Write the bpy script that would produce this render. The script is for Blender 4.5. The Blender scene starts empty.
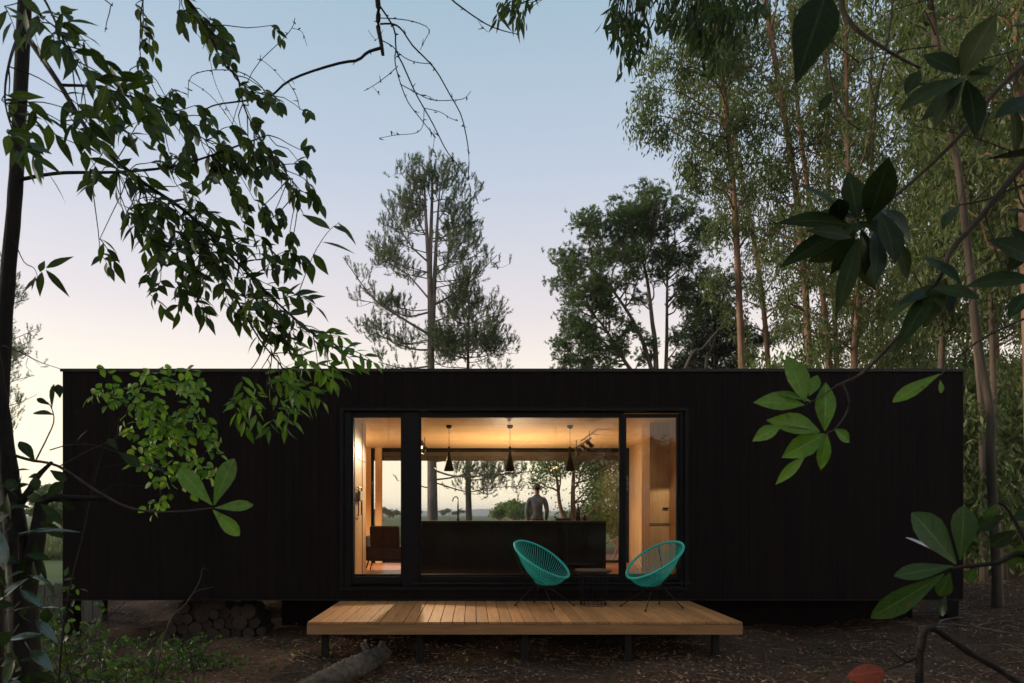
import bpy, bmesh, math, random
import numpy as np
from mathutils import Vector, Matrix
R = math.radians
random.seed(7)
rng = np.random.default_rng(7)
sc = bpy.context.scene
COL = sc.collection
HAZE = 0.00032
F = 682.67; CX = 473.0; CY = 515.0; EYE = 1.6

def P(px, py, Y):
    """a point of the place: photo direction (px, py) at the distance Y in front of the camera"""
    return np.array([(px - CX) / F * Y, Y, EYE - (py - CY) / F * Y])

# ------------------------------------------------------------------ materials
def newmat(name):
    m = bpy.data.materials.new(name); m.use_nodes = True
    nt = m.node_tree; nt.nodes.clear()
    out = nt.nodes.new('ShaderNodeOutputMaterial')
    return m, nt, out

def N(nt, t, **kw):
    n = nt.nodes.new(t)
    for k, v in kw.items():
        if k in n.inputs: n.inputs[k].default_value = v
        else: setattr(n, k, v)
    return n

def L(nt, a, b): nt.links.new(a, b)

def ramp(nt, fac, stops):
    r = nt.nodes.new('ShaderNodeValToRGB')
    e = r.color_ramp.elements
    while len(e) < len(stops): e.new(0.5)
    for i, (p, c) in enumerate(stops):
        e[i].position = p; e[i].color = (*c, 1)
    L(nt, fac, r.inputs[0]); return r.outputs[0]

def plain(name, col, rough=0.5, metal=0.0, var=0.15, scale=30, bump=0.0, spec=0.5):
    m, nt, out = newmat(name)
    b = N(nt, 'ShaderNodeBsdfPrincipled', Roughness=rough, Metallic=metal)
    b.inputs['Specular IOR Level'].default_value = spec
    tc = N(nt, 'ShaderNodeTexCoord')
    no = N(nt, 'ShaderNodeTexNoise', Scale=scale, Detail=6.0)
    L(nt, tc.outputs['Object'], no.inputs['Vector'])
    lo = tuple(c * (1 - var) for c in col); hi = tuple(min(1, c * (1 + var)) for c in col)
    L(nt, ramp(nt, no.outputs[0], [(0.3, lo), (0.7, hi)]), b.inputs['Base Color'])
    if bump:
        bp = N(nt, 'ShaderNodeBump', Strength=bump, Distance=0.01)
        L(nt, no.outputs[0], bp.inputs['Height']); L(nt, bp.outputs[0], b.inputs['Normal'])
    L(nt, b.outputs[0], out.inputs[0]); return m

def wood(name, c0, c1, axis=(1, 12, 12), scale=2.5, rough=0.45, knots=False, bump=0.1, spec=0.4, island=0.0):
    """timber grain stretched along one axis"""
    m, nt, out = newmat(name)
    b = N(nt, 'ShaderNodeBsdfPrincipled', Roughness=rough)
    b.inputs['Specular IOR Level'].default_value = spec
    tc = N(nt, 'ShaderNodeTexCoord')
    mp = N(nt, 'ShaderNodeMapping'); mp.inputs['Scale'].default_value = axis
    L(nt, tc.outputs['Object'], mp.inputs[0])
    vec = mp.outputs[0]
    geo = N(nt, 'ShaderNodeNewGeometry')
    if island:
        ad = N(nt, 'ShaderNodeVectorMath', operation='SCALE'); ad.inputs[3].default_value = 1.0
        cmb = N(nt, 'ShaderNodeCombineXYZ')
        mu = N(nt, 'ShaderNodeMath', operation='MULTIPLY'); mu.inputs[1].default_value = 37.0
        L(nt, geo.outputs['Random Per Island'], mu.inputs[0])
        for k in range(3): L(nt, mu.outputs[0], cmb.inputs[k])
        a2 = N(nt, 'ShaderNodeVectorMath', operation='ADD')
        L(nt, mp.outputs[0], a2.inputs[0]); L(nt, cmb.outputs[0], a2.inputs[1]); vec = a2.outputs[0]
    n1 = N(nt, 'ShaderNodeTexNoise', Scale=scale, Detail=8.0, Roughness=0.62, Distortion=0.6)
    L(nt, vec, n1.inputs['Vector'])
    col = ramp(nt, n1.outputs[0], [(0.28, c0), (0.72, c1)])
    if island:
        mx = N(nt, 'ShaderNodeMix', data_type='RGBA', blend_type='MULTIPLY'); mx.inputs[0].default_value = 1.0
        g = ramp(nt, geo.outputs['Random Per Island'], [(0, (1 - island,) * 3), (1, (1 + island * .4, 1 + island * .4, 1 + island * .3))])
        L(nt, col, mx.inputs[6]); L(nt, g, mx.inputs[7]); col = mx.outputs[2]
    L(nt, col, b.inputs['Base Color'])
    bp = N(nt, 'ShaderNodeBump', Strength=bump, Distance=0.004)
    L(nt, n1.outputs[0], bp.inputs['Height']); L(nt, bp.outputs[0], b.inputs['Normal'])
    L(nt, b.outputs[0], out.inputs[0]); return m

def bark(name, c0, c1, sx=14, sz=2.0, bump=0.6, scale=1.0):
    m, nt, out = newmat(name)
    b = N(nt, 'ShaderNodeBsdfPrincipled', Roughness=0.85)
    b.inputs['Specular IOR Level'].default_value = 0.2
    tc = N(nt, 'ShaderNodeTexCoord')
    mp = N(nt, 'ShaderNodeMapping'); mp.inputs['Scale'].default_value = (sx, sx, sz)
    L(nt, tc.outputs['Object'], mp.inputs[0])
    n1 = N(nt, 'ShaderNodeTexNoise', Scale=scale, Detail=8.0, Roughness=0.65)
    L(nt, mp.outputs[0], n1.inputs['Vector'])
    n2 = N(nt, 'ShaderNodeTexNoise', Scale=0.7, Detail=3.0)
    L(nt, tc.outputs['Object'], n2.inputs['Vector'])
    mm = N(nt, 'ShaderNodeMath', operation='ADD'); L(nt, n1.outputs[0], mm.inputs[0]); L(nt, n2.outputs[0], mm.inputs[1])
    hf = N(nt, 'ShaderNodeMath', operation='MULTIPLY'); hf.inputs[1].default_value = 0.5; L(nt, mm.outputs[0], hf.inputs[0])
    L(nt, ramp(nt, hf.outputs[0], [(0.35, c0), (0.62, c1)]), b.inputs['Base Color'])
    bp = N(nt, 'ShaderNodeBump', Strength=bump, Distance=0.02)
    L(nt, n1.outputs[0], bp.inputs['Height']); L(nt, bp.outputs[0], b.inputs['Normal'])
    L(nt, b.outputs[0], out.inputs[0]); return m

def leafmat(name, cols, rough=0.4, trans=0.35, tcol=None, vein=False, spec=0.4, worn=False):
    """leaf colour varies leaf by leaf (attribute rnd); light passes through the blade"""
    m, nt, out = newmat(name)
    b = N(nt, 'ShaderNodeBsdfPrincipled', Roughness=rough)
    b.inputs['Specular IOR Level'].default_value = spec
    at = N(nt, 'ShaderNodeAttribute', attribute_name='rnd')
    k = len(cols) - 1
    col = ramp(nt, at.outputs['Fac'], [(i / max(k, 1), c) for i, c in enumerate(cols)])
    tc = N(nt, 'ShaderNodeTexCoord')
    no = N(nt, 'ShaderNodeTexNoise', Scale=60.0, Detail=4.0); L(nt, tc.outputs['Object'], no.inputs['Vector'])
    g = ramp(nt, no.outputs[0], [(0.3, (.78, .78, .74)), (0.7, (1.15, 1.12, 1.1))])
    mx = N(nt, 'ShaderNodeMix', data_type='RGBA', blend_type='MULTIPLY'); mx.inputs[0].default_value = 1.0
    L(nt, col, mx.inputs[6]); L(nt, g, mx.inputs[7]); col = mx.outputs[2]
    if vein:
        av = N(nt, 'ShaderNodeAttribute', attribute_name='luv')
        sp = N(nt, 'ShaderNodeSeparateXYZ'); L(nt, av.outputs['Vector'], sp.inputs[0])
        ab = N(nt, 'ShaderNodeMath', operation='ABSOLUTE'); L(nt, sp.outputs[1], ab.inputs[0])
        mid = ramp(nt, ab.outputs[0], [(0.0, (1, 1, 1)), (0.09, (0, 0, 0))])
        # side veins: a band in u + 0.35 |v|
        m1 = N(nt, 'ShaderNodeMath', operation='MULTIPLY'); m1.inputs[1].default_value = -0.22; L(nt, ab.outputs[0], m1.inputs[0])
        m2 = N(nt, 'ShaderNodeMath', operation='ADD'); L(nt, sp.outputs[0], m2.inputs[0]); L(nt, m1.outputs[0], m2.inputs[1])
        m3 = N(nt, 'ShaderNodeMath', operation='MULTIPLY'); m3.inputs[1].default_value = 62.0; L(nt, m2.outputs[0], m3.inputs[0])
        m4 = N(nt, 'ShaderNodeMath', operation='SINE'); L(nt, m3.outputs[0], m4.inputs[0])
        sv = ramp(nt, m4.outputs[0], [(0.86, (0, 0, 0)), (1.0, (.28, .28, .28))])
        ad = N(nt, 'ShaderNodeMix', data_type='RGBA', blend_type='ADD'); ad.inputs[0].default_value = 1.0
        L(nt, mid, ad.inputs[6]); L(nt, sv, ad.inputs[7])
        vm = N(nt, 'ShaderNodeMix', data_type='RGBA'); L(nt, ad.outputs[2], vm.inputs[0])
        L(nt, col, vm.inputs[6])
        vm.inputs[7].default_value = (*[min(1, c * 1.35 + .008) for c in cols[-1]], 1); col = vm.outputs[2]
    if worn:
        nb = N(nt, 'ShaderNodeTexNoise', Scale=34.0, Detail=5.0, Roughness=.6); L(nt, tc.outputs['Object'], nb.inputs['Vector'])
        wm = N(nt, 'ShaderNodeMix', data_type='RGBA'); L(nt, ramp(nt, nb.outputs[0], [(.60, (0, 0, 0)), (.68, (.75, .75, .75))]), wm.inputs[0])
        L(nt, col, wm.inputs[6]); wm.inputs[7].default_value = (.10, .075, .022, 1); col = wm.outputs[2]
    L(nt, col, b.inputs['Base Color'])
    t = N(nt, 'ShaderNodeBsdfTranslucent')
    if tcol:
        tm = N(nt, 'ShaderNodeMix', data_type='RGBA', blend_type='MULTIPLY'); tm.inputs[0].default_value = 1.0
        L(nt, col, tm.inputs[6]); tm.inputs[7].default_value = (*tcol, 1); L(nt, tm.outputs[2], t.inputs[0])
    else: L(nt, col, t.inputs[0])
    mix = N(nt, 'ShaderNodeMixShader'); mix.inputs[0].default_value = trans
    L(nt, b.outputs[0], mix.inputs[1]); L(nt, t.outputs[0], mix.inputs[2]); L(nt, mix.outputs[0], out.inputs[0])
    return m

def emit(name, col, s):
    m, nt, out = newmat(name)
    e = N(nt, 'ShaderNodeEmission', Strength=s); e.inputs[0].default_value = (*col, 1)
    L(nt, e.outputs[0], out.inputs[0]); return m

def glass(name):
    m, nt, out = newmat(name)
    fr = N(nt, 'ShaderNodeFresnel', IOR=1.5)
    g = N(nt, 'ShaderNodeBsdfGlossy', Roughness=0.015)
    t = N(nt, 'ShaderNodeBsdfTransparent'); t.inputs[0].default_value = (.998, 1, .998, 1)
    mx = N(nt, 'ShaderNodeMixShader')
    L(nt, fr.outputs[0], mx.inputs[0]); L(nt, t.outputs[0], mx.inputs[1]); L(nt, g.outputs[0], mx.inputs[2])
    L(nt, mx.outputs[0], out.inputs[0]); return m

M = {}
M['clad'] = wood('charred_board', (.0042, .0019, .0018), (.0165, .0076, .0068), axis=(14, 14, .7), scale=2.0, rough=.75, spec=.12, bump=.4, island=.2)
M['blackmetal'] = plain('black_aluminium', (.005, .0035, .0035), .5, 0, .15, 20, spec=.2)
M['flash'] = plain('dull_flashing', (.022, .019, .018), .5, .4, .2, 8)
M['ply_x'] = wood('ceiling_plywood', (.52, .315, .13), (.74, .50, .24), axis=(.5, 9, 9), scale=1.6, rough=.4)
M['ply_z'] = wood('wall_plywood', (.50, .31, .145), (.68, .46, .235), axis=(7, 7, .5), scale=1.6, rough=.45)
M['floorwood'] = wood('floor_boards', (.25, .10, .045), (.40, .18, .08), axis=(.7, 9, 9), scale=2, rough=.35, island=.3)
M['deck'] = wood('deck_pine', (.37, .15, .046), (.62, .275, .09), axis=(11, .8, 11), scale=2.6, rough=.6, island=.28, bump=.25)
M['fascia'] = wood('fascia_pine', (.29, .13, .048), (.46, .225, .09), axis=(.8, 10, 10), scale=2.6, rough=.6, bump=.2)
M['oldwood'] = wood('grey_timber', (.035, .026, .02), (.085, .066, .05), axis=(9, 9, 1), scale=3, rough=.8, bump=.4)
M['darkpost'] = wood('dark_post', (.006, .0045, .0035), (.018, .014, .010), axis=(9, 9, 1), scale=3, rough=.85, bump=.4)  # near-black timber for the deck posts
M['leaf_mid'] = None
M['greyboard'] = wood('weathered_board', (.13, .11, .09), (.26, .23, .19), axis=(9, 9, .8), scale=2.4, rough=.85, bump=.4, island=.3)
M['island'] = plain('dark_stone_front', (.0045, .0032, .0027), .14, 0, .5, 3, spec=.5)
M['islandtop'] = plain('dark_worktop', (.02, .017, .016), .3, 0, .3, 10)
M['teal'] = plain('turquoise_cord', (.014, .42, .33), .42, 0, .08, 25)
M['blacksteel'] = plain('black_rod', (.008, .007, .007), .5, 0, .2, 40, spec=.3)
M['leather'] = plain('brown_leather', (.034, .016, .009), .5, 0, .35, 12, .15)
M['bottle'] = plain('dark_bottle', (.012, .018, .012), .12, 0, .2, 5)
M['shirt'] = plain('pale_shirt', (.15, .165, .18), .85, 0, .3, 9, .2)
M['trouser'] = plain('dark_trousers', (.03, .032, .04), .85, 0, .15, 18)
M['skin'] = plain('skin', (.32, .17, .11), .5, 0, .06, 20)
M['hair'] = plain('dark_hair', (.014, .010, .008), .5, 0, .3, 60, .3)
M['shoe'] = plain('shoe', (.03, .022, .018), .5, 0, .2, 20)
M['rope'] = plain('white_canvas', (.5, .48, .43), .8, 0, .1, 30)
M['bark_euc'] = bark('eucalyptus_bark', (.10, .048, .028), (.34, .20, .13), 10, .9)
M['bark_pale'] = bark('pale_bark', (.045, .03, .021), (.18, .13, .092), 9, .8)
M['bark_near'] = bark('near_bark', (.028, .019, .013), (.12, .088, .062), 9, .8)
M['bark_pine'] = bark('pine_bark', (.085, .062, .05), (.27, .21, .18), 12, 3)
M['bark_dark'] = bark('dark_bark', (.009, .0065, .005), (.036, .027, .02), 40, 8)
M['bark_twig'] = bark('twig_bark', (.03, .021, .015), (.10, .075, .055), 40, 8)
M['bark_log'] = bark('log_bark', (.007, .005, .0035), (.12, .088, .062), 7, 6, 1.0, 2.2)
M['bark_stack'] = bark('firewood_bark', (.012, .008, .006), (.05, .035, .025), 30, 30, .8)
M['cut'] = wood('sawn_end', (.028, .016, .010), (.07, .042, .026), axis=(6, 6, 6), scale=4, rough=.8)
M['deadwood'] = bark('dead_wood', (.07, .05, .038), (.20, .16, .125), 12, 3)
M['leaf_euc'] = leafmat('eucalyptus_leaf', [(.08, .115, .034), (.13, .175, .055), (.19, .23, .085), (.20, .195, .09)], .5, .42, (1.2, 1.25, .7))
M['leaf_lush'] = leafmat('fresh_leaf', [(.11, .17, .04), (.18, .25, .065), (.26, .31, .11)], .45, .42, (1.2, 1.25, .6))
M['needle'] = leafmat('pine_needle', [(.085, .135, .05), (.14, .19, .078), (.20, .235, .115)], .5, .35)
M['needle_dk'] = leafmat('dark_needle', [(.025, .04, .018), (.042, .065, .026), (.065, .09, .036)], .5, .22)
M['needle_gn'] = leafmat('green_needle', [(.08, .135, .042), (.13, .20, .06), (.18, .25, .08)], .5, .38)
M['leaf_fg'] = leafmat('dark_leaflet', [(.024, .042, .011), (.042, .07, .017), (.075, .11, .026)], .45, .38, (1.2, 1.3, .5), True, .2)
M['leaf_skylit'] = leafmat('skylit_leaflet', [(.06, .13, .018), (.10, .19, .028), (.15, .25, .042)], .45, .42, (1.2, 1.3, .5), True, .2)  # same plant as dark_leaflet; skylight on its lower leaves put into the colour
M['leaf_vine'] = leafmat('bright_leaflet', [(.06, .155, .02), (.105, .235, .032), (.16, .30, .05), (.22, .28, .06)], .45, .42, (1.2, 1.25, .5), True, .2)
M['leaf_bush'] = leafmat('bush_leaflet', [(.03, .065, .014), (.05, .105, .02), (.085, .155, .03)], .45, .4, (1.2, 1.25, .5), True, .2)
M['leaf_big'] = leafmat('broad_leaf', [(.075, .165, .016), (.11, .22, .024), (.14, .25, .034)], .38, .32, (1.2, 1.3, .5), True, .32, True)
M['leaf_gloss'] = leafmat('glossy_leaf', [(.014, .026, .006), (.022, .038, .009), (.034, .05, .013)], .5, .25, None, True, .1)
M['leaf_shine'] = leafmat('shining_leaf', [(.025, .045, .016), (.05, .075, .03)], .16, .08, None, True, .9)
M['leaf_mid'] = leafmat('rounded_leaf', [(.035, .075, .012), (.05, .10, .018), (.07, .12, .024)], .4, .3, (1.2, 1.3, .5), True, .3, True)
M['leaf_dead'] = leafmat('rust_leaf', [(.20, .042, .018), (.28, .06, .024)], .6, .35, (1.3, .8, .5), True)
M['litter'] = leafmat('dry_leaf', [(.065, .032, .017), (.15, .078, .04), (.26, .15, .08), (.40, .27, .16)], .7, .12)
M['grass'] = leafmat('field_grass', [(.07, .10, .03), (.12, .15, .05), (.17, .18, .07)], .6, .3)
M['bulb'] = emit('warm_bulb', (1, .62, .27), 14)
M['glass'] = glass('window_glass')

# ------------------------------------------------------------------ mesh builder
class MB:
    def __init__(s): s.v = []; s.f = []; s.n = 0; s.r = []; s.uv = []; s.mi = []
    def add(s, v, faces, rnd=None, uv=None, mi=0):
        v = np.asarray(v, float).reshape(-1, 3)
        for f in faces:
            f = np.asarray(f, np.int64)
            s.f.append(f + s.n); s.mi.append(np.full(len(f), mi, np.int32))
        s.v.append(v); s.n += len(v)
        s.r.append(np.full(len(v), .5) if rnd is None else np.asarray(rnd, float))
        s.uv.append(np.zeros((len(v), 3)) if uv is None else uv)
        return s
    def box(s, x0, x1, y0, y1, z0, z1, mi=0):
        v = [(x, y, z) for z in (z0, z1) for y in (y0, y1) for x in (x0, x1)]
        return s.add(v, [[(0, 2, 3, 1), (4, 5, 7, 6), (0, 1, 5, 4), (2, 6, 7, 3), (0, 4, 6, 2), (1, 3, 7, 5)]], mi=mi)
    def obox(s, c, ax, ay, az, mi=0):
        c, ax, ay, az = [np.asarray(a, float) for a in (c, ax, ay, az)]
        v = [c + i * ax + j * ay + k * az for k in (-1, 1) for j in (-1, 1) for i in (-1, 1)]
        return s.add(v, [[(0, 2, 3, 1), (4, 5, 7, 6), (0, 1, 5, 4), (2, 6, 7, 3), (0, 4, 6, 2), (1, 3, 7, 5)]], mi=mi)
    def tube(s, pts, rad, n=6, cap=True, mi=0, closed=False, lump=0.0):
        p = np.asarray(pts, float); k = len(p)
        r = np.broadcast_to(np.asarray(rad, float), (k,))
        if closed: t = np.roll(p, -1, 0) - np.roll(p, 1, 0)
        else: t = np.gradient(p, axis=0)
        t /= np.linalg.norm(t, axis=1, keepdims=True) + 1e-12
        up = np.array([0, 0, 1.0]) if abs(t[:, 2]).mean() < .8 else np.array([0, 1.0, 0])
        a = np.cross(t, up); a /= np.linalg.norm(a, axis=1, keepdims=True) + 1e-12
        b = np.cross(a, t)
        th = np.arange(n) * 2 * np.pi / n
        rr = r[:, None]
        if lump: rr = rr * (1 + lump * rng.uniform(-1, 1, (k, n)))
        v = p[:, None, :] + rr[..., None] * (np.cos(th)[None, :, None] * a[:, None] + np.sin(th)[None, :, None] * b[:, None])
        i = np.arange(k if closed else k - 1)[:, None]; j = np.arange(n)[None, :]
        i2 = (i + 1) % k; j2 = (j + 1) % n
        q = np.stack([i * n + j, i * n + j2, i2 * n + j2, i2 * n + j], -1).reshape(-1, 4)
        fs = [q]
        if cap and not closed: fs += [np.arange(n)[None, ::-1], ((k - 1) * n + np.arange(n))[None]]
        return s.add(v.reshape(-1, 3), fs, mi=mi)
    def lathe(s, prof, n=20, c=(0, 0, 0), mi=0, cap=True):
        prof = np.asarray(prof, float); k = len(prof); th = np.arange(n) * 2 * np.pi / n
        v = np.stack([prof[:, 0:1] * np.cos(th), prof[:, 0:1] * np.sin(th), np.repeat(prof[:, 1:2], n, 1)], -1) + np.asarray(c)
        i = np.arange(k - 1)[:, None]; j = np.arange(n)[None]; j2 = (j + 1) % n
        q = np.stack([i * n + j, i * n + j2, (i + 1) * n + j2, (i + 1) * n + j], -1).reshape(-1, 4)
        fs = [q]
        if cap: fs += [np.arange(n)[None, ::-1], ((k - 1) * n + np.arange(n))[None]]
        return s.add(v.reshape(-1, 3), fs, mi=mi)
    def build(s, name, mats, parent=None, smooth=False, bevel=0.0, inv=None):
        me = bpy.data.meshes.new(name)
        v = np.concatenate(s.v); 
        if parent is not None and inv is None: v = v - np.array(parent.location)
        me.vertices.add(len(v)); me.vertices.foreach_set('co', v.astype(np.float32).ravel())
        nl = sum(f.size for f in s.f); npoly = sum(len(f) for f in s.f)
        me.loops.add(nl); me.polygons.add(npoly)
        me.loops.foreach_set('vertex_index', np.concatenate([f.ravel() for f in s.f]).astype(np.int32))
        sz = np.concatenate([np.full(len(f), f.shape[1]) for f in s.f])
        me.polygons.foreach_set('loop_start', np.concatenate([[0], np.cumsum(sz)[:-1]]).astype(np.int32))
        me.polygons.foreach_set('material_index', np.concatenate(s.mi).astype(np.int32))
        me.polygons.foreach_set('use_smooth', np.full(npoly, smooth))
        a = me.attributes.new('rnd', 'FLOAT', 'POINT'); a.data.foreach_set('value', np.concatenate(s.r).astype(np.float32))
        a = me.attributes.new('luv', 'FLOAT_VECTOR', 'POINT'); a.data.foreach_set('vector', np.concatenate(s.uv).astype(np.float32).ravel())
        for m in (mats if isinstance(mats, (list, tuple)) else [mats]): me.materials.append(m)
        me.update(calc_edges=True); me.validate()
        o = bpy.data.objects.new(name, me); COL.objects.link(o)
        if parent is not None: o.parent = parent
        if bevel:
            b = o.modifiers.new('edge', 'BEVEL'); b.width = bevel; b.segments = 2; b.limit_method = 'ANGLE'
        return o

def unit(a): 
    a = np.asarray(a, float); return a / (np.linalg.norm(a, axis=-1, keepdims=True) + 1e-12)

def smooth(pts, n=24):
    p = np.asarray(pts, float); k = len(p)
    if k < 3:
        t = np.linspace(0, 1, n)[:, None]; return p[0] * (1 - t) + p[-1] * t
    q = np.vstack([2 * p[0] - p[1], p, 2 * p[-1] - p[-2]])
    u = np.linspace(0, k - 1 - 1e-6, n); i = u.astype(int); t = (u - i)[:, None]
    a, b, c, d = q[i], q[i + 1], q[i + 2], q[i + 3]
    return .5 * (2 * b + (c - a) * t + (2 * a - 5 * b + 4 * c - d) * t ** 2 + (3 * b - a - 3 * c + d) * t ** 3)

PROF_LANCE = [(0, .06), (.10, .42), (.25, .85), (.42, 1.0), (.6, .82), (.8, .42), (1, .02)]
PROF_ROUND = [(0, .08), (.10, .62), (.28, .98), (.5, 1.0), (.72, .74), (.88, .36), (1, .02)]
PROF_ELL = [(0, .06), (.12, .34), (.3, .76), (.48, 1.0), (.66, .92), (.82, .58), (.94, .2), (1, .02)]
PROF_OBOV = [(0, .07), (.10, .22), (.28, .52), (.48, .86), (.66, 1.0), (.82, .82), (.94, .42), (1, .06)]

def leaves(mb, base, d, nrm, Ln, W, prof=None, fold=.25, bend=.15, rnd=None, curl=0.0):
    base = np.asarray(base, float).reshape(-1, 3); n = len(base)
    d = unit(np.broadcast_to(d, (n, 3))); nrm = np.broadcast_to(nrm, (n, 3))
    side = unit(np.cross(d, nrm)); nrm = unit(np.cross(side, d))
    Ln = np.broadcast_to(Ln, (n,))[:, None]; W = np.broadcast_to(W, (n,))[:, None]
    rnd = rng.random(n) if rnd is None else np.broadcast_to(rnd, (n,))
    if prof is None:                                   # one small lozenge
        b = np.broadcast_to(bend, (n,))[:, None]
        mid = base + d * Ln * .45 + nrm * Ln * b * .5
        v = np.stack([base, mid + side * W / 2, base + d * Ln, mid - side * W / 2], 1)
        i = (np.arange(n) * 4)[:, None]
        uv = np.tile(np.array([[0, 0, 0], [.45, 1, 0], [1, 0, 0], [.45, -1, 0]], float), (n, 1))
        return mb.add(v.reshape(-1, 3), [i + np.arange(4)[None]], np.repeat(rnd, 4), uv)
    b = np.broadcast_to(bend, (n,))[:, None]
    rows = []; uvs = []
    for u, hw in prof:
        mid = base + d * u * Ln - nrm * b * Ln * u * u
        for vv in (1, 0, -1):
            rows.append(mid + side * vv * hw * W / 2 + nrm * abs(vv) * hw * W / 2 * fold + nrm * vv * curl * u * W * .5 * hw)
            uvs.append((u, vv * (1.0 if hw > .1 else .5), 0))
    k = len(rows); v = np.stack(rows, 1)
    r = np.arange(len(prof) - 1)
    q = np.concatenate([np.stack([r * 3 + c, r * 3 + c + 1, (r + 1) * 3 + c + 1, (r + 1) * 3 + c], -1) for c in (0, 1)])
    f = ((np.arange(n) * k)[:, None, None] + q[None]).reshape(-1, 4)
    return mb.add(v.reshape(-1, 3), [f], np.repeat(rnd, k), np.tile(np.array(uvs, float), (n, 1)))

def rv(n, s=1.0): return rng.normal(0, s, (n, 3))

# ------------------------------------------------------------------ scene bookkeeping
def tag(o, label=None, cat=None, group=None, kind=None):
    if label: o['label'] = label
    if cat: o['category'] = cat
    if group: o['group'] = group
    if kind: o['kind'] = kind
    return o

def thing(name, label, cat, loc=(0, 0, 0), group=None):
    o = bpy.data.objects.new(name, None); COL.objects.link(o)
    o.location = tuple(float(c) for c in loc); o.empty_display_size = .2
    return tag(o, label, cat, group)

def copy_tree(o, parent=None):
    c = o.copy(); COL.objects.link(c)
    if parent is not None: c.parent = parent
    for ch in list(o.children): copy_tree(ch, c)
    return c

# ------------------------------------------------------------------ world and sun
SUN_EL, SUN_AZ = 8.0, -84.0            # degrees; azimuth measured from straight ahead, minus = to the left
w = bpy.data.worlds.new('World'); sc.world = w; w.use_nodes = True
nt = w.node_tree; nt.nodes.clear()
wo = N(nt, 'ShaderNodeOutputWorld'); bg = N(nt, 'ShaderNodeBackground', Strength=0.15)
sky = N(nt, 'ShaderNodeTexSky', sky_type='NISHITA'); sky.sun_disc = False
sky.sun_elevation = R(SUN_EL); sky.sun_rotation = R(SUN_AZ)
sky.altitude = 50; sky.air_density = 1.0; sky.dust_density = 1.5; sky.ozone_density = 2.0
# evening veil: thin bright haze that fades upwards from the horizon and evens out the glow
tc = N(nt, 'ShaderNodeTexCoord'); sp = N(nt, 'ShaderNodeSeparateXYZ'); L(nt, tc.outputs['Generated'], sp.inputs[0])
veil = ramp(nt, sp.outputs[2], [(0.0, (6.4, 5.5, 4.0)), (0.12, (5.5, 4.75, 3.5)), (0.28, (3.8, 3.4, 3.4)), (0.45, (2.45, 2.75, 3.25)), (0.62, (1.65, 2.3, 2.75)), (1.0, (.8, 1.3, 2.0))])
mx = N(nt, 'ShaderNodeMix', data_type='RGBA'); mx.inputs[0].default_value = 0.84
L(nt, sky.outputs[0], mx.inputs[6]); L(nt, veil, mx.inputs[7])
L(nt, mx.outputs[2], bg.inputs[0]); L(nt, bg.outputs[0], wo.inputs[0])

sl = bpy.data.lights.new('sun', 'SUN'); sl.energy = 1.5; sl.angle = R(12); sl.color = (1, .88, .74)
so = bpy.data.objects.new('sun', sl); COL.objects.link(so)
sd = Vector((math.sin(R(SUN_AZ)) * math.cos(R(SUN_EL)), math.cos(R(SUN_AZ)) * math.cos(R(SUN_EL)), math.sin(R(SUN_EL))))
so.rotation_euler = sd.to_track_quat('Z', 'Y').to_euler(); so.location = (-20, 30, 20)

cam = bpy.data.cameras.new('camera'); co = bpy.data.objects.new('camera', cam); COL.objects.link(co)
co.location = (0, 0, EYE); co.rotation_euler = (R(90), 0, 0)
cam.lens = 24; cam.sensor_width = 36; cam.shift_x = (512 - CX) / 1024; cam.shift_y = (CY - 341.5) / 1024
cam.clip_start = .05; cam.clip_end = 20000
cam.dof.use_dof = True; cam.dof.focus_distance = 10; cam.dof.aperture_fstop = 7.0
sc.camera = co

# ------------------------------------------------------------------ ground
def gz(x, y):
    x = np.asarray(x, float); y = np.asarray(y, float)
    near = np.exp(-((y - 8) / 16) ** 2 - ((x - 1) / 22) ** 2)
    z = near * (.035 * np.sin(1.3 * x + .6 * y) + .03 * np.sin(2.9 * x - 1.7 * y + 1) + .018 * np.sin(5.3 * x + 4.1 * y))
    z = z - .16 * np.exp(-((x + 3.9) / 1.7) ** 2 - ((y - 9.3) / 1.6) ** 2)
    z = z + .20 * np.exp(-((x - 9.5) / 3.0) ** 2 - ((y - 13) / 5.0) ** 2)
    return z

def axis(lo, hi, step, far):
    a = np.arange(lo, hi + 1e-6, step); g = step; l = [lo]; h = [hi]
    while h[-1] < far: g *= 1.28; h.append(h[-1] + g)
    g = step
    while l[-1] > -far: g *= 1.28; l.append(l[-1] - g)
    return np.concatenate([np.array(l[:0:-1]), a, np.array(h[1:])])

gx, gy = axis(-7, 13, .09, 4200), axis(-1, 17, .09, 4200)
XX, YY = np.meshgrid(gx, gy, indexing='ij'); ZZ = gz(XX, YY)
nx, ny = XX.shape
nearm = (XX > -7.1) & (XX < 13.1) & (YY > -1.1) & (YY < 17.1)
ZZ = ZZ + np.where(nearm, rng.normal(0, .007, XX.shape), 0)
mb = MB(); i = np.arange(nx - 1)[:, None]; j = np.arange(ny - 1)[None]
mb.add(np.stack([XX, YY, ZZ], -1), [np.stack([i * ny + j, (i + 1) * ny + j, (i + 1) * ny + j + 1, i * ny + j + 1], -1).reshape(-1, 4)])
m, nt, out = newmat('ground_soil')
b = N(nt, 'ShaderNodeBsdfPrincipled', Roughness=.95); b.inputs['Specular IOR Level'].default_value = .1
tc = N(nt, 'ShaderNodeTexCoord')
n1 = N(nt, 'ShaderNodeTexNoise', Scale=26.0, Detail=10.0, Roughness=.75); L(nt, tc.outputs['Object'], n1.inputs['Vector'])
n2 = N(nt, 'ShaderNodeTexNoise', Scale=.9, Detail=5.0); L(nt, tc.outputs['Object'], n2.inputs['Vector'])
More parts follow.
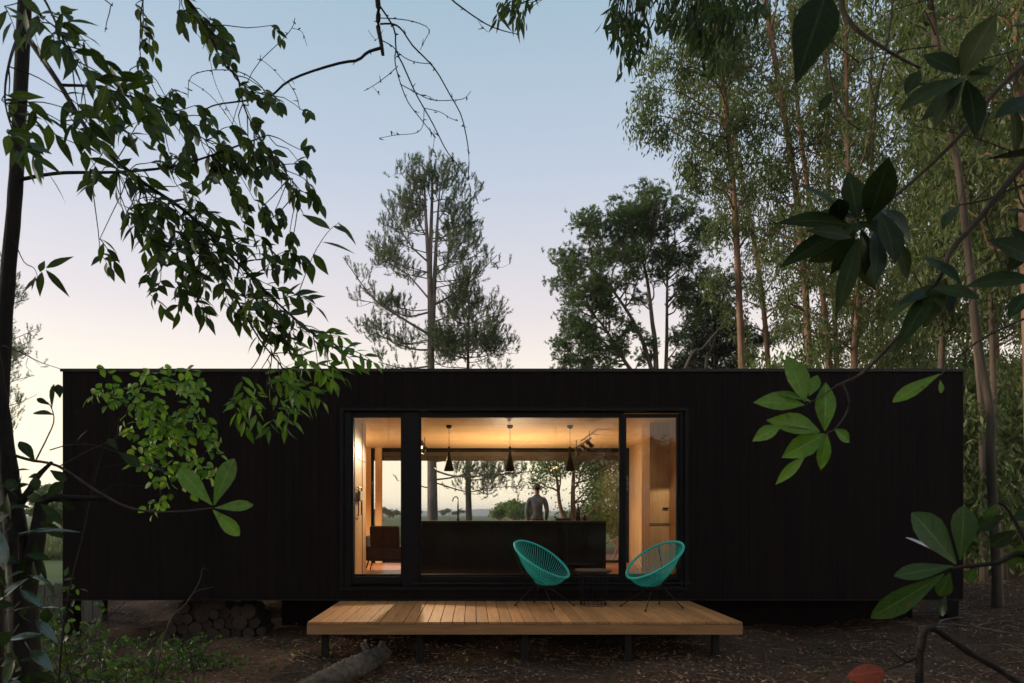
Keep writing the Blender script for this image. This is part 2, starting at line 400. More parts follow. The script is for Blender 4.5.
soil = ramp(nt, n1.outputs[0], [(.3, (.026, .0135, .008)), (.5, (.078, .042, .025)), (.68, (.155, .088, .054)), (.8, (.24, .145, .09))])
n3 = N(nt, 'ShaderNodeTexNoise', Scale=.25, Detail=8.0, Roughness=.7); L(nt, tc.outputs['Object'], n3.inputs['Vector'])
field = ramp(nt, n3.outputs[0], [(.3, (.09, .12, .04)), (.6, (.16, .18, .065)), (.8, (.22, .20, .10))])
sp = N(nt, 'ShaderNodeSeparateXYZ'); L(nt, tc.outputs['Object'], sp.inputs[0])
# the meadow begins beyond the wood: y - 0.9 x + noise
a1 = N(nt, 'ShaderNodeMath', operation='MULTIPLY_ADD'); a1.inputs[1].default_value = -1.1; L(nt, sp.outputs[0], a1.inputs[0]); L(nt, sp.outputs[1], a1.inputs[2])
a2 = N(nt, 'ShaderNodeMath', operation='MULTIPLY_ADD'); a2.inputs[1].default_value = 6.0; L(nt, n2.outputs[0], a2.inputs[0]); L(nt, a1.outputs[0], a2.inputs[2])
mk = N(nt, 'ShaderNodeMapRange'); mk.inputs[1].default_value = 26.0; mk.inputs[2].default_value = 31.0; L(nt, a2.outputs[0], mk.inputs[0])
mxx = N(nt, 'ShaderNodeMix', data_type='RGBA'); L(nt, mk.outputs[0], mxx.inputs[0]); L(nt, soil, mxx.inputs[6]); L(nt, field, mxx.inputs[7])
L(nt, mxx.outputs[2], b.inputs['Base Color'])
bp = N(nt, 'ShaderNodeBump', Strength=.9, Distance=.02); L(nt, n1.outputs[0], bp.inputs['Height']); L(nt, bp.outputs[0], b.inputs['Normal'])
L(nt, b.outputs[0], out.inputs[0])
tag(mb.build('ground', m, smooth=True), kind='structure')

# far ridge
mb = MB(); xs = np.linspace(-4200, 3200, 240)
hh = 16 + 9 * np.sin(xs / 410) + 6 * np.sin(xs / 170 + 2) + 3 * np.sin(xs / 61) + rng.uniform(0, 2.0, 240)
sec = [(-260, -6), (-120, .5), (0, 1.0), (260, .55), (700, -6)]
v = np.array([[(x, 2600 + dy + 90 * math.sin(x / 600), (h * k if k > 0 else k)) for dy, k in sec] for x, h in zip(xs, hh)])
i = np.arange(239)[:, None]; j = np.arange(4)[None]
mb.add(v, [np.stack([i * 5 + j, (i + 1) * 5 + j, (i + 1) * 5 + j + 1, i * 5 + j + 1], -1).reshape(-1, 4)])
tag(mb.build('hills', plain('hill_scrub', (.10, .13, .09), .95, 0, .3, .02), smooth=True), kind='structure')

mb = MB(); mb.box(-7000, 7000, -7000, 7000, -12, 34)
m, nt, out = newmat('evening_air'); pv = N(nt, 'ShaderNodeVolumePrincipled', Density=HAZE, Anisotropy=.2); pv.inputs['Color'].default_value = (.97, .97, 1, 1)
L(nt, pv.outputs[0], out.inputs['Volume']); tag(mb.build('haze', m), kind='stuff')

# leaf litter on the forest floor
n = 125000
lx = rng.uniform(-6.5, 13, n); ly = 5.4 + (rng.random(n) ** 1.25) * 13
keep = ~((lx < -2.0) & (ly > 7) & (rng.random(n) < .65))
keep &= ~((lx > -5) & (lx < 6.4) & (ly > 9.6) & (rng.random(n) < .8))
dr = np.sin(2.1 * lx + 1.3 * ly) + np.sin(3.7 * ly - 2.2 * lx + 1) + .7 * np.sin(6.1 * lx + 4.3 * ly); keep &= (rng.random(n) < np.clip(.55 + .25 * dr, .12, 1))
lx, ly = lx[keep], ly[keep]; n = len(lx)
base = np.stack([lx, ly, gz(lx, ly) + rng.uniform(.004, .022, n)], -1)
th = rng.uniform(0, 2 * np.pi, n); d = np.stack([np.cos(th), np.sin(th), rng.normal(.05, .28, n)], -1)
mb = MB(); nr = np.array([0, 0, 1.0]) + rv(n, .45)
leaves(mb, base, d, nr, rng.uniform(.02, .075, n), rng.uniform(.009, .026, n), None, bend=rng.normal(.1, .15, n), rnd=rng.random(n) ** 1.5)
for k in range(800):                                   # twigs among the leaves
    x, y = rng.uniform(-3, 12), rng.uniform(5.6, 12); a = rng.uniform(0, 6.28); l = rng.uniform(.08, .32)
    q = np.array([[x, y, 0], [x + l * .5 * math.cos(a), y + l * .5 * math.sin(a), .012], [x + l * math.cos(a + .25), y + l * math.sin(a + .25), .004]])
    q[:, 2] += gz(q[:, 0], q[:, 1]) + .012
    mb.tube(smooth(q, 5), [.005, .005, .004, .003, .002], 4)
tag(mb.build('leaf_litter', M['litter']), kind='stuff')

# meadow grass beyond the cabin, far enough to read as one mass
n = 26000
ly = 24 + rng.random(n) ** 1.6 * 60; lx = rng.uniform(-1, .18, n) * (ly * .75) - 1.5
base = np.stack([lx, ly, np.zeros(n)], -1); mb = MB()
leaves(mb, base, np.array([0, 0, 1.0]) + rv(n, .25), rv(n), rng.uniform(.15, .5, n), rng.uniform(.03, .09, n), None, bend=.1)
tag(mb.build('meadow_grass', M['grass']), kind='stuff')

# ------------------------------------------------------------------ the cabin
FY = 9.13; BY = 14.2; X0, X1 = -5.47, 6.54; ZB, ZT = .463, 3.54; FL = .615; CE = 2.98
wx = lambda px: (px - CX) / F * FY
wz = lambda py: EYE - (py - CY) / F * FY
cab = thing('cabin', 'long black timber clad cabin raised off the ground with a lit glazed opening', 'cabin', (0.5, 11.6, 0))
OX0, OX1, OZ0, OZ1 = wx(341), wx(687), wz(588), wz(409)
def clad_run(mb, x0, x1, z0, z1, y, dirx=True, x_other=None):
    p = x0; k = 0
    while p < x1 - .002:
        wd = min(.118, x1 - p)
        t = .020 + .0022 * ((k * 7) % 5) / 5
        if dirx: mb.box(p + .0014, p + wd - .0014, y - t, y, z0, z1)
        else: mb.box(min(x_other, x_other + y * t), max(x_other, x_other + y * t), p + .0025, p + wd - .0025, z0, z1)
        p += wd; k += 1
mb = MB()
clad_run(mb, X0, OX0, ZB + .02, ZT - .02, FY); clad_run(mb, OX1, X1, ZB + .02, ZT - .02, FY)
clad_run(mb, OX0, OX1, OZ1, ZT - .02, FY); clad_run(mb, OX0, OX1, ZB + .02, OZ0, FY)
clad_run(mb, FY, BY, ZB + .02, ZT - .02, -1, False, X0); clad_run(mb, FY, BY, ZB + .02, ZT - .02, 1, False, X1)
mb.build('cladding', M['clad'], cab)
mb = MB()                                              # structural wall behind the boards, with the opening left out
mb.box(X0, OX0, FY + .002, FY + .14, ZB, ZT - .03); mb.box(OX1, X1, FY + .002, FY + .14, ZB, ZT - .03)
mb.box(OX0, OX1, FY + .002, FY + .14, OZ1 + .03, ZT - .03); mb.box(OX0, OX1, FY + .002, FY + .14, ZB, FL - .01); mb.box(OX0, OX1, FY + .10, FY + .139, FL - .009, .80)
mb.box(X0 + .002, X0 + .12, FY + .14, BY, ZB, ZT - .03); mb.box(X1 - .12, X1 - .002, FY + .14, BY, ZB, ZT - .03)
BWL, BWR = -2.10, 3.22
mb.box(X0 + .12, BWL, BY - .12, BY - .001, ZB, ZT - .03); mb.box(BWR + .02, X1 - .12, BY - .12, BY - .001, ZB, ZT - .03)
mb.box(BWL, BWR + .02, BY - .12, BY - .001, CE + .02, ZT - .03)
mb.build('wall', M['blackmetal'], cab)
mb = MB(); mb.box(X0 - .02, X1 + .02, FY - .03, BY + .03, ZT - .018, ZT + .004); mb.build('roof', M['clad'], cab)
mb = MB(); mb.box(X0 - .028, X1 + .028, FY - .044, FY - .032, ZT - .03, ZT + .010)
mb.build('roof_flashing', M['flash'], cab)
mb = MB(); mb.box(X0, X1, FY - .034, FY - .025, ZB - .002, ZB + .008); mb.build('base_flashing', M['flash'], cab)
vz = P(377, 363, 11.5); mb = MB(); mb.box(vz[0] - .07, vz[0] + .07, 11.4, 11.54, ZT, ZT + .22); mb.box(vz[0] - .09, vz[0] + .09, 11.38, 11.56, ZT + .22, ZT + .25)
mb.build('roof_vent', M['flash'], cab, bevel=.004)
mb = MB(); mb.box(X0 + .121, X1 - .121, FY + .141, BY + .0, ZB + .02, FL - .022); mb.build('floor_joist_deck', M['oldwood'], cab)
mb = MB(); y = FY + .142
while y < BY: mb.box(X0 + .125, X1 - .125, y + .001, min(y + .12, BY) - .001, FL - .02, FL); y += .12
mb.build('floor', M['floorwood'], cab)
mb = MB(); mb.box(X0 + .122, X1 - .122, FY + .142, BY - .001, CE, CE + .018); mb.build('ceiling', M['ply_x'], cab)
# interior lining
mb = MB(); LW = wx(353.5)
mb.box(LW - .05, LW - .004, FY + .145, 10.22, FL, CE - .002); mb.build('partition', M['ply_z'], cab, bevel=.003)
mb = MB(); mb.box(LW - .003, LW + .004, FY + .30, 10.2, EYE + .78, EYE + .788); mb.box(LW - .003, LW + .004, 9.85, 9.857, FL + .02, CE - .02)
mb.build('panel_joint', M['leather'], cab)
mb = MB(); mb.box(X0 + .125, BWL - .001, BY - .15, BY - .122, FL, CE - .002); mb.build('lining', M['ply_z'], cab)
mb = MB(); mb.box(X0 + .123, X0 + .14, FY + .16, BY - .16, FL, CE - .003); mb.build('lining', M['ply_z'], cab)
mb = MB(); mb.box(BWR, BWR + .018, 10.6, BY - .125, FL, CE - .002); mb.build('lining', M['ply_z'], cab)
mb = MB(); mb.box(X0 + .16, LW - .06, FY + .143, FY + .155, FL, CE - .004); mb.build('lining', M['ply_z'], cab)
# kitchen niche at the right: side wall, tall panel, low cabinet, shelf
NX0, NX1, NY = 2.63, 2.92, 10.15
mb = MB(); mb.box(NX1, NX1 + .03, FY + .145, NY + .5, FL, CE - .002); mb.build('partition', M['ply_z'], cab)
nich = thing('kitchen_cupboard', 'plywood kitchen cupboard with lamp lit recess behind narrow side window', 'cupboard', (2.78, 10.4, FL))
mb = MB(); mb.box(NX0, NX0 + .02, NY + .021, NY + .5, FL + .001, CE - .003); mb.box(NX0, NX1 - .001, NY, NY + .02, 1.484, CE - .003); mb.build('panel', M['ply_z'], nich, bevel=.002)
mb = MB(); mb.box(NX0, NX1 - .001, NY - .002, NY + .018, FL + .06, 1.456); mb.build('cabinet_door', M['ply_z'], nich, bevel=.002)
mb = MB(); mb.box(NX0 - .004, NX1 - .002, NY - .02, NY + .02, 1.459, 1.481); mb.build('worktop', M['greyboard'], nich, bevel=.002)
mb = MB(); mb.box(NX1 - .10, NX1 - .02, NY - .026, NY - .001, 1.69, 1.71); mb.build('handle', M['blacksteel'], nich)
scn = thing('wall_lamp', 'small black downlight on the side wall by the plywood kitchen cupboard', 'lamp', (NX1, 9.45, 2.4))
mb = MB(); mb.box(NX1 - .07, NX1 - .001, 9.415, 9.485, 2.42, 2.52); mb.build('lamp_shade', M['blacksteel'], scn, bevel=.004)
mb = MB(); mb.box(NX1 - .055, NX1 - .015, 9.43, 9.47, 2.41, 2.419); mb.build('bulb', M['bulb'], scn)

# front windows and sliding door
def win(name, px0, px1, py0, py1, y, fw, parent, handle=False, z_extra=0):
    x0, x1, z1, z0 = wx(px0), wx(px1), wz(py0), wz(py1)
    mb = MB()
    mb.box(x0 - fw, x0, y, y + .06, z0 - fw, z1 + fw); mb.box(x1, x1 + fw, y, y + .06, z0 - fw, z1 + fw)
    mb.box(x0, x1, y, y + .06, z1, z1 + fw); mb.box(x0, x1, y, y + .06, z0 - fw, z0)
    f = mb.build(name, M['blackmetal'], parent, bevel=.004)
    g = MB(); g.box(x0 - .005, x1 + .005, y + .026, y + .032, z0 - .005, z1 + .005)
    g.build('pane', M['glass'], f, inv=True).location = (0, 0, 0)
    f.children[0].data.transform(Matrix.Translation(-Vector(parent.location)))
    return f
win('window', 353, 400.5, 417, 577, FY + .03, .10, cab)
win('sliding_door', 421, 620, 417, 577, FY + .036, .065, cab)
win('window', 627, 677.5, 417, 577, FY + .03, .046, cab)
mb = MB()                                              # outer black surround standing proud of the cladding
fx0, fx1, fz0, fz1 = OX0 - .01, OX1 + .01, OZ0 - .03, OZ1 + .01
mb.box(fx0, fx0 + .05, FY - .045, FY + .03, fz0, fz1); mb.box(fx1 - .05, fx1, FY - .045, FY + .03, fz0, fz1)
mb.box(fx0 + .05, fx1 - .05, FY - .045, FY + .03, fz1 - .04, fz1); mb.box(fx0 + .05, fx1 - .05, FY - .045, FY + .03, fz0, fz0 + .05)
mb.box(wx(402), wx(419), FY + .0, FY + .03, fz0 + .051, fz1 - .041); mb.box(wx(680), fx1 - .051, FY + .0, FY + .03, fz0 + .051, fz1 - .041)
mb.box(fx0 + .051, wx(351), FY, FY + .03, fz0 + .051, fz1 - .041)
mb.build('opening_surround', M['blackmetal'], cab, bevel=.004)
mb = MB(); mb.box(wx(414), wx(690), FY - .052, FY - .046, wz(583.3), wz(582.2)); mb.build('door_track', M['flash'], cab)
# rear glazing
mb = MB(); yb = BY - .10
mb.box(BWL, BWR, yb - .02, yb + .06, 2.93, CE - .001); mb.build('rear_beam', M['blackmetal'], cab)
fr = MB(); fr.box(BWL, BWL + .05, yb, yb + .06, FL, 2.929); fr.box(BWR - .05, BWR, yb, yb + .06, FL, 2.929)
fr.box(BWL + .05, BWR - .05, yb, yb + .06, 2.905, 2.929); fr.box(BWL + .05, BWR - .05, yb, yb + .06, FL, FL + .05)
mb = MB(); mb.box(BWL - .5, BWR + .5, BY + .031, 15.5, 2.94, 2.96); mb.box(BWL - .5, BWR + .5, 15.46, 15.5, 2.83, 2.939); mb.build('eave', M['greyboard'], cab)
rw = fr.build('rear_window', M['blackmetal'], cab, bevel=.003)
g = MB(); g.box(BWL + .045, BWR - .045, yb + .027, yb + .033, FL + .045, 2.91)
g.build('pane', M['glass'], rw, inv=True).data.transform(Matrix.Translation(-Vector(cab.location)))
mb = MB(); pz = P(379, 500, yb - .1); mb.box(pz[0] - .065, pz[0] + .065, yb - .2, yb - .07, FL, CE - .002); mb.build('post', M['ply_z'], cab, bevel=.004)
# stumps and dark skirting under the floor
for px, Y in ((72, 9.45), (249, 9.5), (425, 9.6), (640, 9.6), (949, 9.9), (150, 13.6), (420, 13.6), (640, 13.6)):
    x = (px - CX) / F * Y; mb = MB(); mb.box(x - .085, x + .085, Y - .085, Y + .085, float(gz(x, Y)) - .2, ZB - .001)
    mb.build('stump', M['clad'], cab, bevel=.006)
mb = MB(); sx = -2.8
while sx < X1 - .2:
    mb.box(sx, sx + .138, 10.0, 10.03, -.1, ZB - .002); sx += .14
mb.build('skirting', M['clad'], cab)

# rear terrace (seen through the glass) and the person on it
rd = thing('rear_deck', 'timber terrace behind the cabin seen through the glass', 'deck', (.5, 15.8, 0))
mb = MB(); x = -2.6
while x < 4.2: mb.box(x, x + .135, BY + .06, 17.6, FL - .06, FL - .03); x += .14
mb.build('boards', M['floorwood'], rd)
for x in (-2.4, .8, 4.0):
    mb = MB(); mb.box(x - .05, x + .05, 17.4, 17.5, -.1, FL - .061); mb.build('post', M['oldwood'], rd)

# ------------------------------------------------------------------ interior lamps
def point(name, loc, e, r=.03, col=(1, .74, .46)):
    l = bpy.data.lights.new(name, 'POINT'); l.energy = e; l.shadow_soft_size = r; l.color = col
    o = bpy.data.objects.new(name, l); COL.objects.link(o); o.location = loc; return o
def spot(name, loc, to, e, ang=70, r=.03, blend=.5, col=(1, .74, .46)):
    l = bpy.data.lights.new(name, 'SPOT'); l.energy = e; l.shadow_soft_size = r; l.color = col; l.spot_size = R(ang); l.spot_blend = blend
    o = bpy.data.objects.new(name, l); COL.objects.link(o); o.location = loc
    o.rotation_euler = (Vector(to) - Vector(loc)).to_track_quat('-Z', 'Y').to_euler(); return o

PY = 10.5
for k, px in enumerate((449, 510, 570)):
    x = (px - CX) / F * PY
    lab = ['black cone pendant nearest the narrow living room window, hung over the island',
           'middle black cone pendant of the row over the dark island',
           'black cone pendant beside the track spotlights, above the bottle end of island'][k]
    if k == 0:
        pend = thing('pendant_lamp', lab, 'lamp', (x, PY, CE), 'pendant lamps over the kitchen island')
        z = lambda py: EYE - (py - CY) / F * PY - CE
        mb = MB(); mb.lathe([(.0, 0), (.045, -.002), (.045, -.03), (.025, -.05), (.004, -.055)], 18); mb.build('ceiling_rose', M['blacksteel'], pend, True, inv=True)
        mb = MB(); mb.tube([(0, 0, -.05), (0, 0, z(447))], .0035, 6); mb.build('cord', M['blacksteel'], pend, inv=True)
        mb = MB(); mb.lathe([(.0, z(446.5)), (.017, z(447)), (.018, z(454)), (.028, z(456.5)), (.053, z(464)), (.080, z(471)), (.077, z(471)), (.05, z(464)), (.025, z(457)), (.0, z(456))], 24)
        mb.build('lamp_shade', M['blacksteel'], pend, True, inv=True)
        mb = MB(); mb.lathe([(.0, z(464) ), (.016, z(465)), (.022, z(467)), (.014, z(469)), (.0, z(469.6))], 14); mb.build('bulb', M['bulb'], pend, True, inv=True)
    else:
        c = copy_tree(pend); c.location.x = x; c['label'] = lab
    spot('pendant_light', (x, PY, CE + z(470.5)), (x, PY, 0), 14, 75)

def track(x, y0, y1, label, heads, e_=60):
    t = thing('track_light', label, 'light', (x, (y0 + y1) / 2, CE))
    mb = MB(); mb.box(x - .012, x + .012, y0, y1, CE - .15, CE - .13); mb.build('rail', M['blacksteel'], t)
    for y in (y0 + .15, y1 - .15):
        mb = MB(); mb.tube([(x, y, CE - .13), (x, y, CE)], .006, 6); mb.build('hanger', M['blacksteel'], t)
    for y, aim in heads:
        c = np.array([x, y, CE - .22]); a = unit(np.array(aim) - c)
        mb = MB(); mb.tube([(x, y, CE - .15), (x, y, CE - .2)], .007, 6)
        mb.tube([c - a * .06, c - a * .055, c + a * .07, c + a * .072], [.02, .034, .038, .030], 14)
        h = mb.build('spot_head', M['blacksteel'], t, True)
        mb = MB(); mb.tube([c + a * .073, c + a * .076], [.028, .028], 14); mb.build('bulb', M['bulb'], h, inv=True).data.transform(Matrix.Translation(-Vector(t.location)))
        s = spot('track_spot', tuple(c + a * .085), tuple(np.array(aim)), e_, 80, .05, .9)
track(1.9, 11.0, 12.7, 'black ceiling track with three spotlights beside the last pendant', [(11.15, (3.2, 12.0, 1.9)), (11.75, (3.2, 12.9, 2.0)), (12.5, (2.6, 13.8, .8))])
track(-.86, 10.9, 12.3, 'black ceiling track with a lit spotlight by the door frame post', [(11.35, (-1.15, 7.6, .45)), (12.1, (-2.0, 13.0, .8))], 230)
spot('niche_lamp', (NX1 - .035, 9.45, 2.405), (NX1 - .035, 9.45, .6), 16, 122, .015, .15, (1, .78, .52))
def uplighter(x, y, h, e, label):  # added lamps, hidden from view, that fill the ceiling with light
    t = thing('added_floor_lamp', label, 'lamp', (x, y, FL))
    mb = MB(); mb.lathe([(.0, .002), (.13, .002), (.13, .02), (.014, .03), (.012, h - .12), (.03, h - .11)], 20, (x, y, FL)); mb.build('added_lamp_stand', M['blacksteel'], t, True)
    mb = MB(); mb.lathe([(.03, h - .12), (.09, h), (.086, h), (.026, h - .115)], 20, (x, y, FL), cap=False); mb.build('lamp_shade', M['blacksteel'], t, True)  # shade of the added lamp
    mb = MB(); mb.lathe([(.0, h - .10), (.03, h - .085), (.036, h - .06), (.0, h - .04)], 14, (x, y, FL)); mb.build('bulb', M['bulb'], t, True)
    spot('added_uplight', (x, y, FL + h - .02), (x, y, 3), e, 165, .05, .9)
uplighter(-3.3, 11.9, 1.1, 215, 'unseen black floor uplighter added in the living room corner behind the plywood partition')
uplighter(.7, 12.3, .72, 205, 'unseen short black floor uplighter added behind the dark kitchen island')

# ------------------------------------------------------------------ things indoors
isl = thing('kitchen_island', 'long dark kitchen island standing across the middle of the glazed room', 'island', (.6, 11.0, FL))
ix0, ix1 = (411 - CX) / F * 10.75, (606 - CX) / F * 10.75; it = EYE - 5.6 / F * 10.75
mb = MB(); mb.box(ix0, ix1, 10.75, 11.4, FL + .002, it - .03); mb.build('body', M['island'], isl, bevel=.003)
mb = MB(); mb.box(ix0 - .01, ix1 + .01, 10.74, 11.42, it - .029, it); mb.build('worktop', M['islandtop'], isl, bevel=.003)
for k in range(1, 5):
    mb = MB(); xx = ix0 + (ix1 - ix0) * k / 5; mb.box(xx - .002, xx + .002, 10.747, 10.7495, FL + .05, it - .05)
    mb.build('front_joint', M['blacksteel'], isl)
tp = (458 - CX) / F * 11.1
tap = thing('kitchen_tap', 'slender dark tap standing on the island worktop', 'tap', (tp, 11.1, it))
mb = MB(); mb.lathe([(.024, 0), (.024, .02), (.014, .03), (.012, .25), (.012, .26)], 14, (tp, 11.1, it)); mb.build('column', M['blacksteel'], tap, True)
q = smooth([(tp, 11.1, it + .25), (tp, 11.1, it + .35), (tp - .03, 11.06, it + .385), (tp - .07, 11.0, it + .36), (tp - .085, 10.98, it + .31)], 14)
mb = MB(); mb.tube(q, .009, 8); mb.build('spout', M['blacksteel'], tap, True)
mb = MB(); mb.tube([(tp + .01, 11.1, it + .17), (tp + .07, 11.1, it + .20)], .006, 8); mb.build('handle', M['blacksteel'], tap, True)
bx = (578 - CX) / F * 11.0
bot = thing('bottle', 'dark tall bottle standing on the island beside the tray', 'bottle', (bx, 11.0, it))
mb = MB(); mb.lathe([(.0, 0.001), (.036, .001), (.038, .01), (.038, .15), (.03, .185), (.014, .21), (.013, .265), (.0, .266)], 18, (bx, 11.0, it)); mb.build('body', M['bottle'], bot, True)
mb = MB(); mb.lathe([(.0135, .245), (.016, .246), (.016, .275), (.0, .276)], 14, (bx, 11.0, it)); mb.build('cap', M['blacksteel'], bot, True)
jx = (585 - CX) / F * 11.0
mb = MB(); mb.lathe([(0, .001), (.028, .001), (.032, .02), (.030, .07), (.022, .08), (.022, .088), (.0, .09)], 16, (jx, 11.0, it))
tag(mb.build('jar', M['bottle'], None, True), 'small squat dark jar next to the tall bottle', 'jar')
mb = MB(); txx = (566 - CX) / F * 11.0; mb.box(txx - .16, txx + .08, 10.95, 11.2, it + .001, it + .016); mb.box(txx - .16, txx - .15, 10.95, 11.2, it + .016, it + .034); mb.box(txx + .07, txx + .08, 10.95, 11.2, it + .016, it + .034)
mb.box(txx - .15, txx + .07, 10.95, 10.96, it + .016, it + .034); mb.box(txx - .15, txx + .07, 11.19, 11.2, it + .016, it + .034)
tag(mb.build('tray', M['blacksteel'], None, False, .002), 'flat dark serving tray lying on the island worktop', 'tray')

ac = P(388, 565, 11.9); ax, ay = ac[0], 11.9
arm = thing('armchair', 'brown leather armchair on thin legs behind the narrow living room window', 'armchair', (ax, ay, FL))
mb = MB(); mb.box(ax - .34, ax + .34, ay - .28, ay + .34, FL + .20, FL + .45); mb.build('seat', M['leather'], arm, bevel=.03)
mb = MB(); mb.obox((ax - .02, ay - .27, FL + .60), (.25, 0, 0), (0, .05, 0), (0, -.045, .20)); mb.build('backrest', M['leather'], arm, bevel=.03)
for s in (-1, 1):
    mb = MB(); mb.box(ax + s * .37 - .045, ax + s * .37 + .045, ay - .32, ay + .32, FL + .2, FL + .62); mb.build('armrest', M['leather'], arm, bevel=.025)
    for t in (-1, 1):
        mb = MB(); mb.tube([(ax + s * .30, ay + t * .26, FL + .2), (ax + s * .36, ay + t * .32, FL + .002)], [.013, .009], 8); mb.build('leg', M['blacksteel'], arm)
rk = thing('wall_rack', 'small black rack of hooks on the plywood partition', 'rack', (LW, 9.55, EYE + .2))
mb = MB()
for z in (.0, .2, .38): mb.tube([(LW + .004, 9.35, EYE + z), (LW + .03, 9.35, EYE + z), (LW + .03, 9.6, EYE + z), (LW + .004, 9.6, EYE + z)], .006, 6)
mb.tube([(LW + .03, 9.36, EYE), (LW + .03, 9.36, EYE + .38)], .006, 6); mb.tube([(LW + .03, 9.59, EYE), (LW + .03, 9.59, EYE + .38)], .006, 6)
mb.build('frame', M['blacksteel'], rk)
mb = MB(); mb.box(LW + .008, LW + .05, 9.39, 9.56, EYE + .205, EYE + .33); mb.build('notebook', M['rope'], rk)

# folding chair on the rear terrace
fx, fy, fz = (614 - CX) / F * 15.2, 15.2, FL - .03
fc = thing('folding_chair', 'wooden folding chair on the rear terrace past the end of island', 'chair', (fx, fy, fz))
for s in (-1, 1):
    mb = MB(); mb.tube([(fx + .02, fy + s * .22, fz), (fx + .34, fy + s * .22, fz + .88)], .017, 6); mb.build('leg', M['fascia'], fc)
    mb = MB(); mb.tube([(fx + .36, fy + s * .19, fz), (fx - .02, fy + s * .19, fz + .48)], .017, 6); mb.build('leg', M['fascia'], fc)
mb = MB()
for k in range(5): mb.box(fx - .08 + k * .07, fx - .02 + k * .07, fy - .185, fy + .185, fz + .44, fz + .456)
mb.build('seat', M['fascia'], fc)
mb = MB()
for k in range(3): mb.obox((fx + .265 + k * .035, fy, fz + .62 + k * .095), (.006, 0, .002), (0, .235, 0), (.013, 0, .035))
mb.build('backrest', M['rope'], fc)

